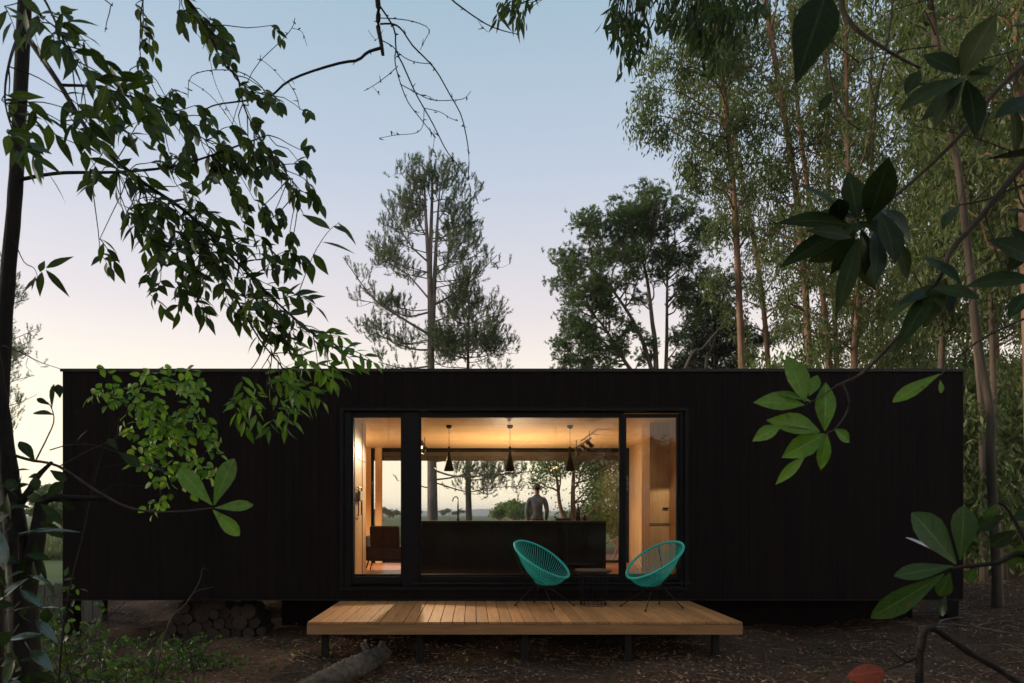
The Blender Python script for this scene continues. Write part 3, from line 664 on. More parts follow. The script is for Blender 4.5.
# ------------------------------------------------------------------ the person
def person(loc, h=1.70):
    root = thing('person', 'person in a pale shirt standing on the rear terrace seen through the glass', 'person', loc)
    J = {}; E = []
    def j(n, p, r, par=None):
        J[n] = (len(J), p, r)
        if par: E.append((J[par][0], J[n][0]))
    s = h / 1.75
    j('pelvis', (0, 0, .95), (.168, .118)); j('waist', (0, .01, 1.08), (.166, .115), 'pelvis'); j('chest', (0, .015, 1.28), (.178, .118), 'waist')
    j('upch', (0, .01, 1.40), (.15, .085), 'chest'); j('neck', (0, .0, 1.50), (.056, .056), 'upch'); j('neck2', (0, -.01, 1.545), (.054, .056), 'neck')
    j('jaw', (0, -.018, 1.60), (.062, .072), 'neck2'); j('face', (0, -.012, 1.655), (.073, .09), 'jaw'); j('skull', (0, .0, 1.705), (.066, .082), 'face')
    for sd, n in ((-1, 'a'), (1, 'b')):
        j('sh' + n, (sd * .175, .01, 1.405), (.072, .07), 'upch'); j('ua' + n, (sd * .215, .02, 1.27), (.066, .066), 'sh' + n)
        j('el' + n, (sd * .245, .045, 1.115), (.058, .056), 'ua' + n); j('fa' + n, (sd * .232, -.0, .98), (.047, .047), 'el' + n)
        j('wr' + n, (sd * .215, -.055, .885), (.025, .028), 'fa' + n); j('pa' + n, (sd * .20, -.075, .83), (.022, .04), 'wr' + n)
        j('hp' + n, (sd * .095, 0, .87), (.092, .098), 'pelvis'); j('th' + n, (sd * .105, -.005, .68), (.078, .082), 'hp' + n)
        j('kn' + n, (sd * .11, -.01, .49), (.055, .06), 'th' + n); j('ca' + n, (sd * .112, .012, .34), (.052, .058), 'kn' + n)
        j('an' + n, (sd * .115, .018, .09), (.038, .042), 'ca' + n); j('ft' + n, (sd * .122, -.06, .04), (.042, .034), 'an' + n); j('to' + n, (sd * .132, -.165, .03), (.04, .024), 'ft' + n)
        for f in range(4):
            fxx = sd * .20 + (f - 1.5) * .006 * sd; fy2 = -.105 + f * .019
            ln = (.075, .084, .08, .064)[f]
            j(f'f{n}{f}a', (fxx, fy2, .80), (.0088, .0088), 'pa' + n)
            j(f'f{n}{f}b', (fxx - sd * .006, fy2 - .002, .80 - ln * .5), (.0082, .0082), f'f{n}{f}a')
            j(f'f{n}{f}c', (fxx - sd * .02, fy2 + .002, .80 - ln), (.0068, .0068), f'f{n}{f}b')
        j(f't{n}a', (sd * .19, -.115, .845), (.011, .011), 'pa' + n); j(f't{n}b', (sd * .182, -.135, .80), (.009, .009), f't{n}a')
    me = bpy.data.meshes.new('body'); me.from_pydata([tuple(c * s for c in J[n][1]) for n in J], E, [])
    o = bpy.data.objects.new('body', me); COL.objects.link(o)
    mo = o.modifiers.new('s', 'SKIN'); mo.branch_smoothing = .6
    for n in J:
        sv = me.skin_vertices[0].data[J[n][0]]; sv.radius = (J[n][2][0] * s, J[n][2][1] * s); sv.use_root = (n == 'pelvis')
    o.modifiers.new('u', 'SUBSURF').levels = 2
    dg = bpy.context.evaluated_depsgraph_get(); dg.update()
    m2 = bpy.data.meshes.new_from_object(o.evaluated_get(dg)); bpy.data.objects.remove(o)
    m2.name = 'body'; m2.materials.clear()
    for k in ('skin', 'shirt', 'trouser', 'shoe'): m2.materials.append(M[k])
    for p in m2.polygons:
        c = p.center / s; p.use_smooth = True
        if c.z > 1.505: k = 0
        elif c.z > .93 and (abs(c.x) < .19 or c.z > .95): k = 1
        elif abs(c.x) > .165: k = 0 if c.z < .93 else 1
        elif c.z > .085: k = 2
        else: k = 3
        p.material_index = k
    b = bpy.data.objects.new('body', m2); COL.objects.link(b); b.parent = root
    hd = np.array([0, -.005, 1.655]) * s
    def ell(mb, c, r, n=14, zmin=-1):
        th = np.linspace(0, np.pi, n); pr = [(max(1e-4, math.sin(t)), -math.cos(t)) for t in th]
        pr = np.array(pr); m_ = MB(); m_.lathe(pr, 18, cap=False)
        v = m_.v[0] * np.array(r) + np.array(c); mb.add(v, m_.f); return mb
    mb = MB(); ell(mb, hd + np.array([0, .018, .038]), (.084 * s, .098 * s, .084 * s)); mb.build('hair', M['hair'], root, True, inv=True)
    for sd in (-1, 1):
        mb = MB(); ell(mb, hd + np.array([sd * .081, .012, -.005]), (.012, .022, .034)); mb.build('ear', M['skin'], root, True, inv=True)
    mb = MB(); ell(mb, hd + np.array([0, -.098, -.012]), (.014, .022, .026)); mb.build('nose', M['skin'], root, True, inv=True)
    for sd in (-1, 1):
        mb = MB(); ell(mb, hd + np.array([sd * .032, -.082, .01]), (.014, .011, .009)); mb.build('eye', M['rope'], root, True, inv=True)
    mb = MB(); ell(mb, hd + np.array([0, -.086, -.052]), (.024, .008, .007)); mb.build('mouth', M['leather'], root, True, inv=True)
    q = [(math.cos(a) * .066 * s, math.sin(a) * .064 * s - .003, 1.497 * s + .012 * math.sin(a)) for a in np.linspace(0, 2 * np.pi, 20, endpoint=False)]
    mb = MB(); mb.tube(q, .012, 8, closed=True); mb.build('collar', M['shirt'], root, True, inv=True)
    return root
pp = P(537, 520, 16.4)
pr = person((pp[0], 16.4, FL - .03), 1.74); pr.rotation_euler.z = R(172)

# ------------------------------------------------------------------ front deck
DY0, DY1 = 7.30, 9.08; DX0, DX1 = -1.775, 2.885; DZ = .456
dk = thing('deck', 'low pale pine deck on short posts in front of the glazed opening', 'deck', ((DX0 + DX1) / 2, 8.2, 0))
mb = MB(); nb = 36; bw = (DX1 - DX0) / nb
for k in range(nb):
    dz = rng.uniform(-.0015, .0015)
    mb.box(DX0 + k * bw + .003, DX0 + (k + 1) * bw - .003, DY0 + rng.uniform(0, .004), DY1, DZ - .028 + dz, DZ + dz)
mb.build('boards', M['deck'], dk, bevel=.003)
mb = MB(); mb.box(DX0 - .001, DX1 + .001, DY0 + .006, DY0 + .04, DZ - .137, DZ - .030); mb.build('fascia', M['fascia'], dk, bevel=.003)
for x in (DX0 - .0, DX1 - .034):
    mb = MB(); mb.box(x, x + .034, DY0 + .041, DY1, DZ - .137, DZ - .030); mb.build('fascia', M['fascia'], dk, bevel=.003)
mb = MB()
for k in range(9):
    x = DX0 + .05 + (DX1 - DX0 - .1) * (k + .5) / 9; mb.box(x - .02, x + .02, DY0 + .042, DY1 - .05, DZ - .13, DZ - .030)
mb.build('joist', M['oldwood'], dk)
for px in (325, 420, 525, 628, 715):
    for Y in (7.42, 8.8):
        x = (px - CX) / F * 7.42; x = min(max(x, DX0 + .09), DX1 - .09)
        mb = MB(); mb.box(x - .036, x + .036, Y - .035, Y + .035, -.1, DZ - .131 - .007); mb.build('post', M['darkpost'], dk, bevel=.004)

# ------------------------------------------------------------------ string chairs
def chair(loc, yaw, label):
    t = thing('string_chair', label, 'chair', (0, 0, 0), 'turquoise string chairs on the deck')
    tilt = R(33); A, B = .40, .345; cz = .59
    ca, sa = math.cos(tilt), math.sin(tilt)
    def rim(a, k=1.0):        # local: +x is the front (low), egg shaped hoop
        u = A * math.cos(a) * k; v = B * math.sin(a) * k * (1 - .10 * math.cos(a))
        return np.array([u * ca + .02, v, cz - u * sa])
    ang = np.linspace(0, 2 * np.pi, 64, endpoint=False)
    mb = MB(); mb.tube([rim(a) for a in ang], .0155, 10, closed=True); mb.build('rim', M['teal'], t, True, inv=True)
    # lower hoop where the cords gather
    bc = np.array([.0, 0, .275])
    def low(a): return bc + np.array([.075 * math.cos(a), .075 * math.sin(a), .015 - .03 * math.cos(a)])
    mb = MB(); mb.tube([low(a) for a in ang[::2]], .008, 8, closed=True); mb.build('lower_hoop', M['teal'], t, True, inv=True)
    mb = MB(); nc = 64
    for k in range(nc):
        a = 2 * np.pi * k / nc; p0, p1 = rim(a), low(a)
        mid = (p0 + p1) / 2; mid = mid + (mid - np.array([.04, 0, .60])) * .07 + np.array([0, 0, -.02])
        mb.tube(smooth([p0, mid, p1], 6), .0040, 5)
    for k in range(16):
        a = 2 * np.pi * k / 16; p1 = low(a); p2 = low(a + np.pi); mb.tube([p1, (p1 + p2) / 2 + np.array([0, 0, -.025]), p2], .004, 5)
    mb.build('cord', M['teal'], t, True, inv=True)
    fr = MB(); fr.tube([(.02 + .085 * math.cos(a), .085 * math.sin(a), .258 - .03 * math.cos(a)) for a in ang[::2]], .007, 8, closed=True); fr.build('frame', M['blacksteel'], t, True, inv=True)
    for a, rr in ((.65, .40), (-.65, .40), (2.45, .34), (-2.45, .34)):
        p0 = np.array([.02 + .085 * math.cos(a), .085 * math.sin(a), .258 - .03 * math.cos(a)])
        p1 = np.array([.02 + rr * math.cos(a), rr * math.sin(a), .008])
        leg = MB(); leg.tube([p0, p1], .0065, 8); lo = leg.build('leg', M['blacksteel'], t, True, inv=True)
        ft = MB(); ft.lathe([(.0, 0), (.012, 0.0), (.012, .018), (.008, .022)], 10, (p1[0], p1[1], 0)); ft.build('foot', M['blacksteel'], lo, True, inv=True)
        up = rim(a); sp_ = MB(); 
    for a in (2.45, -2.45):
        p0 = np.array([.02 + .085 * math.cos(a), .085 * math.sin(a), .258 - .03 * math.cos(a)]); r_ = rim(a)
        st = MB(); st.tube(smooth([p0, (p0 + r_) / 2 + np.array([-.075, 0, -.05]), r_], 8), .006, 8); st.build('stay', M['blacksteel'], t, True, inv=True)
    t.location = loc; t.rotation_euler.z = yaw
    return t
chair((.855, 8.60, DZ + .002), R(-38), 'turquoise string chair beside the side table, opening turned towards the narrow plywood window')
chair((2.25, 8.43, DZ + .002), R(180 + 24), 'turquoise string chair at the end of the deck under the plywood lit window')

# side table
tx, ty = (593 - CX) / F * 8.66, 8.66
st = thing('side_table', 'low dark side table on a wire base between the two chairs', 'table', (tx, ty, DZ))
mb = MB(); mb.lathe([(.0, .425), (.225, .425), (.235, .432), (.235, .452), (.228, .455), (.215, .445), (.0, .443)], 36, (tx, ty, DZ)); mb.build('top', M['islandtop'], st, True)
mb = MB(); an = np.linspace(0, 2 * np.pi, 36, endpoint=False)
for z, r_ in ((.008, .165), (.03, .163), (.42, .20)): mb.tube([(tx + r_ * math.cos(a), ty + r_ * math.sin(a), DZ + z) for a in an], .0045, 6, closed=True)
for a in an[::2]: mb.tube([(tx + .165 * math.cos(a), ty + .165 * math.sin(a), DZ + .008), (tx + .20 * math.cos(a), ty + .20 * math.sin(a), DZ + .42)], .0032, 5)
mb.build('wire_base', M['blacksteel'], st, True)

# ------------------------------------------------------------------ logs
def rough_log(mb, pts, rad, n=36, k=90, lump=.10):
    q = smooth(pts, k); r_ = np.interp(np.linspace(0, 1, k), np.linspace(0, 1, len(rad)), rad)
    m_ = MB(); m_.tube(q, 1.0, n); v = m_.v[0].reshape(k, n, 3); dv = v - q[:, None]
    th = np.arange(n) / n * 2 * np.pi; u = np.linspace(0, 1, k)[:, None]
    g = 1 + lump * (.5 * np.sin(3 * th + 9 * u) + .35 * np.sin(5 * th - 14 * u + 1) + .3 * np.sin(9 * th + 6 * np.sin(11 * u))) + rng.normal(0, .06, (k, n)) + .08 * (rng.random((k, n)) < .12)
    mb.add((q[:, None] + dv * (r_[:, None] * g)[..., None]).reshape(-1, 3), m_.f)
lg = thing('fallen_log', 'rough barked fallen log lying on the leaf litter against the deck', 'log', (-1.15, 6.9, 0))
p0 = np.array([-.97, 7.2, .125]); p1 = np.array([-1.56, 5.25, .10])
mb = MB(); rough_log(mb, [p0 + np.array([.02, .03, .0]), p0, (p0 * .6 + p1 * .4) + np.array([.03, 0, .015]), (p0 * .3 + p1 * .7), p1], [.055, .09, .11, .105, .115]); mb.build('trunk', M['bark_log'], lg, True)
for f_, dv in ((.12, (-.09, .05, .17)), (.02, (.03, .03, .15)), (.45, (-.13, .0, .10))):
    c = p0 * (1 - f_) + p1 * f_; mb = MB(); mb.tube(smooth([c, c + np.array(dv) * .6, c + np.array(dv)], 6), [.045, .04, .036, .034, .033, .028], 9, lump=.12); mb.build('stub', M['bark_log'], lg, True)

rng = np.random.default_rng(170); FB = []
for k in range(9):
    x, y = rng.uniform(5.0, 7.6), rng.uniform(7.0, 10.4); a = rng.uniform(-.9, .9) + (3.14 if k % 2 else 0); l_ = rng.uniform(.5, 1.3)
    o = thing('fallen_branch', 'bare crooked branch lying on the leaf litter near the wood', 'branch', (x, y, float(gz(x, y))), 'fallen branches on the litter')
    q = smooth([(0, 0, .02), (l_ * .35, rng.normal(0, .06), .05), (l_ * .7, rng.normal(0, .08), .07), (l_, rng.normal(0, .1), .03)], 14); mb = MB(); mb.tube(q, np.linspace(.017, .005, 14), 7, lump=.12)
    for i_ in (5, 8, 10): mb.tube(smooth([q[i_], q[i_] + np.array([.08, rng.normal(0, .08), .04]), q[i_] + np.array([.2, rng.normal(0, .14), .05])], 6), np.linspace(.007, .003, 6), 5)
    mb.build('stem', M['deadwood'], o, True, inv=True); o.rotation_euler.z = a

# firewood stacked under the raised floor
protos = []
for k in range(4):
    o = thing('firewood_log', 'short round firewood log in the stack under the cabin floor', 'log', (0, 0, 0), 'firewood logs stacked under the cabin')
    r_ = .07 + .012 * k; mb = MB()
    mb.tube(smooth([(0, -.22, 0), (.01, 0, .008), (0, .22, 0)], 7), [r_, r_ * 1.03, r_, r_ * .97, r_, r_, r_], 13, cap=False, lump=.15)
    mb.build('bark', M['bark_stack'], o, True, inv=True)
    for y in (-.222, .222):
        th = np.arange(13) * 2 * np.pi / 13; e = MB(); v = np.stack([r_ * .97 * np.cos(th), np.full(13, y), r_ * .97 * np.sin(th)], -1)
        e.add(v, [np.arange(13)[None, ::(1 if y < 0 else -1)]]); e.build('sawn_end', M['cut'], o, inv=True)
    protos.append(o)
used = set(); cnt = 0
for row in range(4):
    nn = 9 - row - (row == 3) * 2
    for k in range(nn):
        x = -4.25 + row * .085 + k * .165 + rng.uniform(-.015, .015); z = row * .145 + .07 + float(gz(x, 9.6)) - .01 + rng.uniform(-.01, .01)
        pi_ = int(rng.integers(0, 4)); o = protos[pi_]
        if pi_ in used: o = copy_tree(o)
        used.add(pi_); o.location = (x, 9.62 + rng.uniform(-.06, .06), z); o.rotation_euler = (0, rng.uniform(0, 6.28), R(rng.uniform(-6, 6)))
# weathered board fence behind the cabin's far corner
fn = thing('board_fence', 'weathered grey board fence behind the raised end of the cabin', 'fence', (-6.6, 10.6, 0))
mb = MB(); x = -8.0
while x < -5.85: h_ = rng.uniform(-.03, .03); mb.box(x, x + .14, 10.6, 10.622, float(gz(x, 10.6)) - .1, .52 + h_); x += .15
mb.build('boards', M['greyboard'], fn)
mb = MB(); mb.box(-8.05, -5.75, 10.625, 10.665, .36, .43); mb.box(-8.05, -5.75, 10.625, 10.665, .08, .15); mb.build('rail', M['oldwood'], fn)
for x in (-8.0, -6.9, -5.8): mb = MB(); mb.box(x - .045, x + .045, 10.67, 10.76, -.1, .6); mb.build('post', M['oldwood'], fn)

# ------------------------------------------------------------------ trees
def cluster_leaves(mb, cen, n_per, sig, Lr, Wr, down=.9, prof=None, jitter=.55):
    cen = np.repeat(np.asarray(cen), n_per, 0); n = len(cen)
    if n == 0: return
    base = cen + rng.normal(0, 1, (n, 3)) * sig
    d = np.array([0, 0, -down]) + rv(n, jitter)
    leaves(mb, base, d, rv(n) + np.array([0, -.4, .4]), rng.uniform(*Lr, n), rng.uniform(*Wr, n), prof, bend=rng.normal(0, .12, n), rnd=np.clip(rng.normal(.42, .25, n), 0, 1))

def tufts(mb, cen, axes, n_per=22, Lr=(.14, .24), W=.016, spread=.55, shoot=.18):
    cen = np.asarray(cen); k = len(cen)
    c = np.repeat(cen, n_per, 0); a = np.repeat(unit(axes), n_per, 0); n = len(c)
    r_ = rv(n); r_ -= a * (r_ * a).sum(1, keepdims=True); r_ = unit(r_)
    back = rng.uniform(-.06, shoot, n)[:, None]
    leaves(mb, c + a * back, a + r_ * rng.uniform(.2, 1.1, n)[:, None] * spread * 1.6, rv(n), rng.uniform(*Lr, n), W * rng.uniform(.8, 1.4, n), None, bend=0, rnd=np.clip(np.repeat(rng.random(k), n_per) * .7 + rng.random(n) * .3, 0, 1))

def limb(tr, a, b, r0, r1, sag=0.0, n=9, sides=6, wob=.06):
    a = np.asarray(a, float); b = np.asarray(b, float); l = np.linalg.norm(b - a)
    mids = [a + (b - a) * t + rng.normal(0, wob * l, 3) * (1 if 0 < t < 1 else 0) + np.array([0, 0, sag * l * 4 * t * (1 - t)]) for t in (0, .33, .66, 1)]
    q = smooth(mids, n); tr.tube(q, np.linspace(r0, r1, n), sides); return q

def eucalypt(name, label, trunk, r0, r1, seed_n, crown_from=.3, nb=26, blen=(1.0, 3.0), per=20, group=None, bark_='bark_euc', mat='leaf_euc', extra=None, extra_per=22, leafL=(.13, .24), leafW=(.034, .062)):
    global rng
    rng = np.random.default_rng(seed_n)
    tr, cr = MB(), MB(); q = smooth(trunk, 40)
    root = thing(name, label, 'tree', tuple(q[0]), group)
    rad = np.linspace(r0, r1, 40); rad[:4] *= np.array([1.5, 1.25, 1.1, 1.03])
    tr.tube(q, rad, 10, lump=.03)
    H = np.linalg.norm(q[-1] - q[0]); cl = []
    az = rng.uniform(0, 6.28)
    for k in range(nb):
        t = crown_from + (1 - crown_from) * ((k + rng.uniform(0, .8)) / nb); i_ = min(39, int(t * 39)); b0 = q[i_]
        az += 2.4 + rng.uniform(-.5, .5); u = (t - crown_from) / (1 - crown_from)
        ln = rng.uniform(*blen) * (1.1 - .55 * abs(u - .4) * 1.4)
        hd = np.array([math.cos(az), math.sin(az), rng.uniform(.3, 1.2)])
        e = b0 + unit(hd) * ln
        br = limb(tr, b0, e, max(.012, rad[i_] * .42), .008, .06, 9, 5)
        for s_ in range(int(rng.integers(4, 7))):
            f_ = rng.uniform(.3, 1.0); p_ = br[min(8, int(f_ * 8))]
            e2 = p_ + unit(rv(1)[0] + hd * .5 + np.array([0, 0, .1])) * rng.uniform(.35, .9) * min(1, ln / 1.6)
            sb = limb(tr, p_, e2, .009, .004, -.05, 5, 4)
            cl += [sb[-1] + np.array([0, 0, -.1]), sb[2]]
            if rng.random() < .5: cl.append(sb[3] + rng.normal(0, .15, 3))
    cluster_leaves(cr, cl, per, np.array([.14, .14, .22]), leafL, leafW)
    if extra:
        for (px, py, rr, Y) in extra:
            c = P(px, py, Y); r_m = rr / F * Y
            a_ = q[np.argmin(np.linalg.norm(q - (c + np.array([0, 0, -r_m * 1.5])), axis=1))]
            br = limb(tr, a_, c + np.array([0, 0, r_m * .5]), .028, .008, .08, 12, 5)
            cs = c + rng.normal(0, .5, (int(10 + rr), 3)) * r_m
            for p_ in cs[::2]: limb(tr, br[9], p_, .007, .003, .04, 5, 4)
            cluster_leaves(cr, cs, extra_per, np.array([.14, .14, .24]), leafL, leafW)
    tr.build('trunk', M[bark_], root, True); cr.build('crown', M[mat], root)
    return root

def g0(p): return np.array([p[0], p[1], float(gz(p[0], p[1])) - .1])
def trunk_px(pts, Y, top=None):
    q = [P(x, y, Y) for x, y in pts]
    q[0] = g0(q[0]); 
    return q

GROUP_E = 'eucalyptus trees in the wood beside the cabin'
E = []
def ex(*a): return list(a)
E.append(eucalypt('eucalyptus_tree', 'tall slender eucalyptus with bare lit trunk beside the broad pine, twigs hanging over open sky', trunk_px([(748, 560), (742, 370), (734, 200), (722, 70), (716, -20), (712, -120)], 21), .12, .045, 11, .34, 34, (1.0, 2.6), 25, GROUP_E,
    extra=ex((652, 95, 15, 20), (660, 60, 14, 20.5), (645, 122, 9, 20), (684, 78, 15, 21), (690, 118, 12, 20.5), (700, 45, 16, 21), (688, 166, 9, 20), (695, 185, 8, 20), (715, 150, 14, 21), (690, 30, 14, 20), (662, 135, 6, 20), (735, 120, 16, 21), (730, 60, 16, 21), (720, 230, 10, 21), (715, 285, 10, 21))))
E.append(eucalypt('eucalyptus_tree', 'leaning eucalyptus forking high up, second trunk along from the broad pine', trunk_px([(815, 560), (808, 338), (797, 200), (775, 60), (755, -60), (745, -140)], 20), .11, .045, 12, .22, 36, (1.0, 2.8), 25, GROUP_E))
E.append(eucalypt('eucalyptus_tree', 'thin reddish eucalyptus trunk rising behind the broad leaf cluster', trunk_px([(832, 560), (829, 370), (820, 275), (800, 130), (790, 0), (785, -100)], 23), .11, .045, 13, .2, 36, (1.0, 2.8), 25, GROUP_E))
E.append(eucalypt('eucalyptus_tree', 'straight dark eucalyptus trunk rising just above the roof between two leaf sprays', trunk_px([(856, 560), (854, 370), (858, 290), (848, 160), (846, 20), (846, -120)], 19), .10, .04, 14, .22, 36, (1.0, 2.6), 25, GROUP_E))
E.append(eucalypt('eucalyptus_tree', 'pale straight eucalyptus trunk standing just behind the end of the roof', trunk_px([(940, 570), (941, 370), (944, 300), (936, 160), (925, 20), (915, -120)], 17), .085, .035, 16, .25, 34, (1.0, 2.6), 25, GROUP_E, 'bark_pale'))
E.append(eucalypt('eucalyptus_tree', 'thin pale eucalyptus rising past the cabin corner beside the thick curved trunk', trunk_px([(984, 590), (982, 480), (980, 398), (968, 250), (975, 100), (985, -60), (990, -150)], 14.5), .06, .028, 17, .45, 22, (.8, 2.0), 25, GROUP_E, 'bark_pale'))
E.append(eucalypt('eucalyptus_tree', 'pale eucalyptus trunk curving up behind the thick curved trunk', trunk_px([(1003, 585), (999, 480), (994, 400), (990, 280), (978, 140), (972, 0), (965, -120)], 16), .08, .035, 18, .4, 24, (1.0, 2.5), 25, GROUP_E, 'bark_pale'))
E.append(eucalypt('eucalyptus_tree', 'thick reddish eucalyptus trunk at the very edge of the wood', trunk_px([(1034, 610), (1030, 400), (1024, 200), (1017, 60), (1012, -80)], 13), .12, .06, 19, .42, 26, (1.0, 2.5), 25, GROUP_E))
# nearest tree of the wood: its long bough carries the dark fringe hanging into the sky
nt_ = eucalypt('eucalyptus_tree', 'thick curved pale eucalyptus trunk nearest the cabin corner, rooted in leaf litter', trunk_px([(998, 616), (996, 560), (991, 470), (990, 411), (978, 340), (960, 180), (947, 114), (930, 0), (905, -120), (890, -220)], 10.9), .072, .034, 20, .62, 16, (.7, 1.8), 30, GROUP_E, 'bark_near')
E.append(nt_)
rng = np.random.default_rng(30)
tr, cr = MB(), MB()
b0 = P(905, -120, 10.9); q = smooth([b0, P(820, -150, 9.6), P(740, -90, 8.6), P(690, -45, 8.2), P(630, -28, 8.0)], 24); tr.tube(q, np.linspace(.05, .014, 24), 7)
cen = []
for (cx_, cy_, sx_, sy_, n_) in ((618, 12, 10, 26, 15), (636, 15, 10, 30, 15), (628, 48, 9, 14, 9), (645, -10, 12, 14, 8), (668, 8, 13, 20, 12), (690, 18, 13, 22, 14), (705, 8, 13, 20, 13), (722, 14, 10, 20, 11), (738, 6, 10, 18, 9), (700, 35, 12, 10, 8), (715, 58, 8, 8, 6), (505, 6, 6, 14, 5), (517, 12, 5, 10, 3), (525, -8, 6, 8, 3), (735, 35, 6, 10, 3), (760, 0, 8, 14, 5)):
    for _ in range(n_):
        c = P(cx_ + rng.normal(0, sx_ * .6), cy_ + rng.normal(0, sy_ * .5), rng.uniform(7.4, 8.4)); cen.append(c)
        a_ = q[np.argmin(np.abs(q[:, 0] - c[0]))]
        if c[0] < q[-1][0]: a_ = q[-1]
        limb(tr, a_, c, .007, .003, .05, 7, 4, .04)
tt = limb(tr, q[-1], P(560, -22, 8.0), .012, .006, .05, 9, 5); limb(tr, tt[-1], P(505, -14, 7.9), .006, .003, .05, 8, 4)
cen = np.repeat(np.array(cen), 7, 0); n = len(cen)
leaves(cr, cen + rng.normal(0, 1, (n, 3)) * np.array([.05, .05, .06]), np.array([-.12, 0, -1.0]) + rv(n, .38), rv(n), rng.uniform(.13, .21, n), rng.uniform(.032, .05, n), PROF_LANCE, bend=rng.normal(0, .12, n))
tr.build('branch', M['bark_dark'], nt_, True); cr.build('foliage', M['leaf_fg'], nt_)

# more of the wood, copies standing deeper in; nothing tells them apart
rng = np.random.default_rng(41)
spots = []
for (px, Y) in ((775, 28), (838, 30), (880, 23), (915, 26), (955, 28), (1000, 23), (1040, 19), (1060, 15.5), (1050, 27), (1090, 21), (900, 36), (975, 36), (1085, 30), (1025, 33)):
    spots.append((px, Y))
SRC = [1, 2, 3, 4, 6]
for k, (px, Y) in enumerate(spots):
    s_ = E[SRC[k % 5]]; c = copy_tree(s_); g = P(px, 515, Y)
    c.location = (g[0], g[1], float(gz(g[0], g[1])) - .1); c.rotation_euler.z = rng.uniform(0, 6.28)
    sc_ = rng.uniform(.85, 1.12); c.scale = (sc_ * 1.05, sc_ * 1.05, sc_)
    c['label'] = 'slender eucalyptus standing deeper inside the wood beside the cabin'
    c['group'] = 'slender eucalyptus trees deep in the wood'

# understorey saplings: fresh green leaves above the roof and past the corner
def sapling(label, px, Y, h, wd, seed_n, nb=20, per=13, mat='leaf_lush', name='sapling', group='leafy saplings under the eucalyptus'):
    p = P(px, 515, Y); p = g0(p); r2 = np.random.default_rng(seed_n)
    tk = [p, p + np.array([r2.normal(0, .1), r2.normal(0, .1), h * .4]), p + np.array([r2.normal(0, .25), r2.normal(0, .2), h * .95])]
    return eucalypt(name, label, tk, .05, .012, seed_n, .12, nb, (wd * .5, wd), per, group, 'bark_euc', mat, leafL=(.13, .24), leafW=(.045, .08))
S0 = sapling('leafy sapling standing behind the roof in front of the tall trunks', 785, 18.5, 6.0, 1.8, 51, 28)
S1 = sapling('bushy shrub filling the gap past the cabin corner', 968, 15.0, 4.0, 1.2, 52, 26, 15, 'leaf_euc')
for k, (px, Y, s_, z_) in enumerate(((745, 22, S0, .95), (765, 25, S0, 1.15), (825, 20, S0, .85), (845, 24, S0, 1.1), (872, 21, S0, .95), (900, 23, S0, 1.1), (925, 20, S0, .9), (950, 22, S0, 1.0), (805, 27, S0, 1.2), (880, 28, S0, 1.3), (935, 30, S0, 1.4), (1005, 20, S1, 1.5), (1035, 17, S1, 1.3), (995, 27, S1, 1.9), (963, 19, S1, 1.4), (1045, 22, S1, 1.6), (970, 29, S1, 2.0), (720, 24, S0, .8), (700, 26, S0, .7))):
    c = copy_tree(s_); g = g0(P(px, 515, Y)); c.location = tuple(g); c.rotation_euler.z = rng.uniform(0, 6.28); c.scale = (z_, z_, z_)
    c['label'] = 'leafy sapling among the eucalyptus trunks of the wood'

# pines behind the cabin
def pine(label, trunks, branches, seed_n, mat='needle', r0=.2, barkm='bark_pine', n_side=9, tuft=22, group=None, name='pine_tree', tl=(.09, .16)):
    """branches: (start px,py) (end px,py) dy in depth; Y of the tree"""
    global rng
    rng = np.random.default_rng(seed_n); tr, cr = MB(), MB()
    q0 = smooth(trunks[0], 40); root = thing(name, label, 'tree', tuple(q0[0]), group)
    for k, t_ in enumerate(trunks): tr.tube(smooth(t_, 40), np.linspace(r0 * (1 if k == 0 else .55), .02, 40), 10, lump=.03)
    cen, axs = [], []
    for a, b, r_ in branches:
        br = limb(tr, a, b, r_, .012, -.06, 12, 6, .035); ln = np.linalg.norm(b - a)
        dd = unit(b - a)
        for s_ in range(max(3, int(n_side * ln / 2.2))):
            f_ = rng.uniform(.3, 1.0); p_ = br[min(11, int(f_ * 11))]
            e = p_ + unit(dd * .6 + rv(1)[0] * .75 + np.array([0, 0, .4])) * rng.uniform(.25, .75) * min(1.1, .45 + ln * .25)
            sb = limb(tr, p_, e, .012, .005, -.08, 6, 4)
            for g in ((5,) if rng.random() < .45 else (3, 5)):
                ax_ = unit(sb[g] - sb[g - 1] + np.array([0, 0, .35 * rng.random()]) + rng.normal(0, .2, 3)); cen.append(sb[g] + rng.normal(0, .03, 3)); axs.append(ax_)
            for _ in range(2):
                e2 = sb[3] + unit(rv(1)[0] * .8 + dd * .4 + np.array([0, 0, .5])) * rng.uniform(.15, .35)
                tr.tube([sb[3], e2], [.005, .003], 4); cen.append(e2); axs.append(unit(e2 - sb[3]))
    tufts(cr, cen, np.array(axs) + np.array([0, 0, 1.0]), int(tuft * 1.5), tl, .016, .52, .26)
    tr.build('trunk', M[barkm], root, True); cr.build('crown', M[mat], root)
    return root

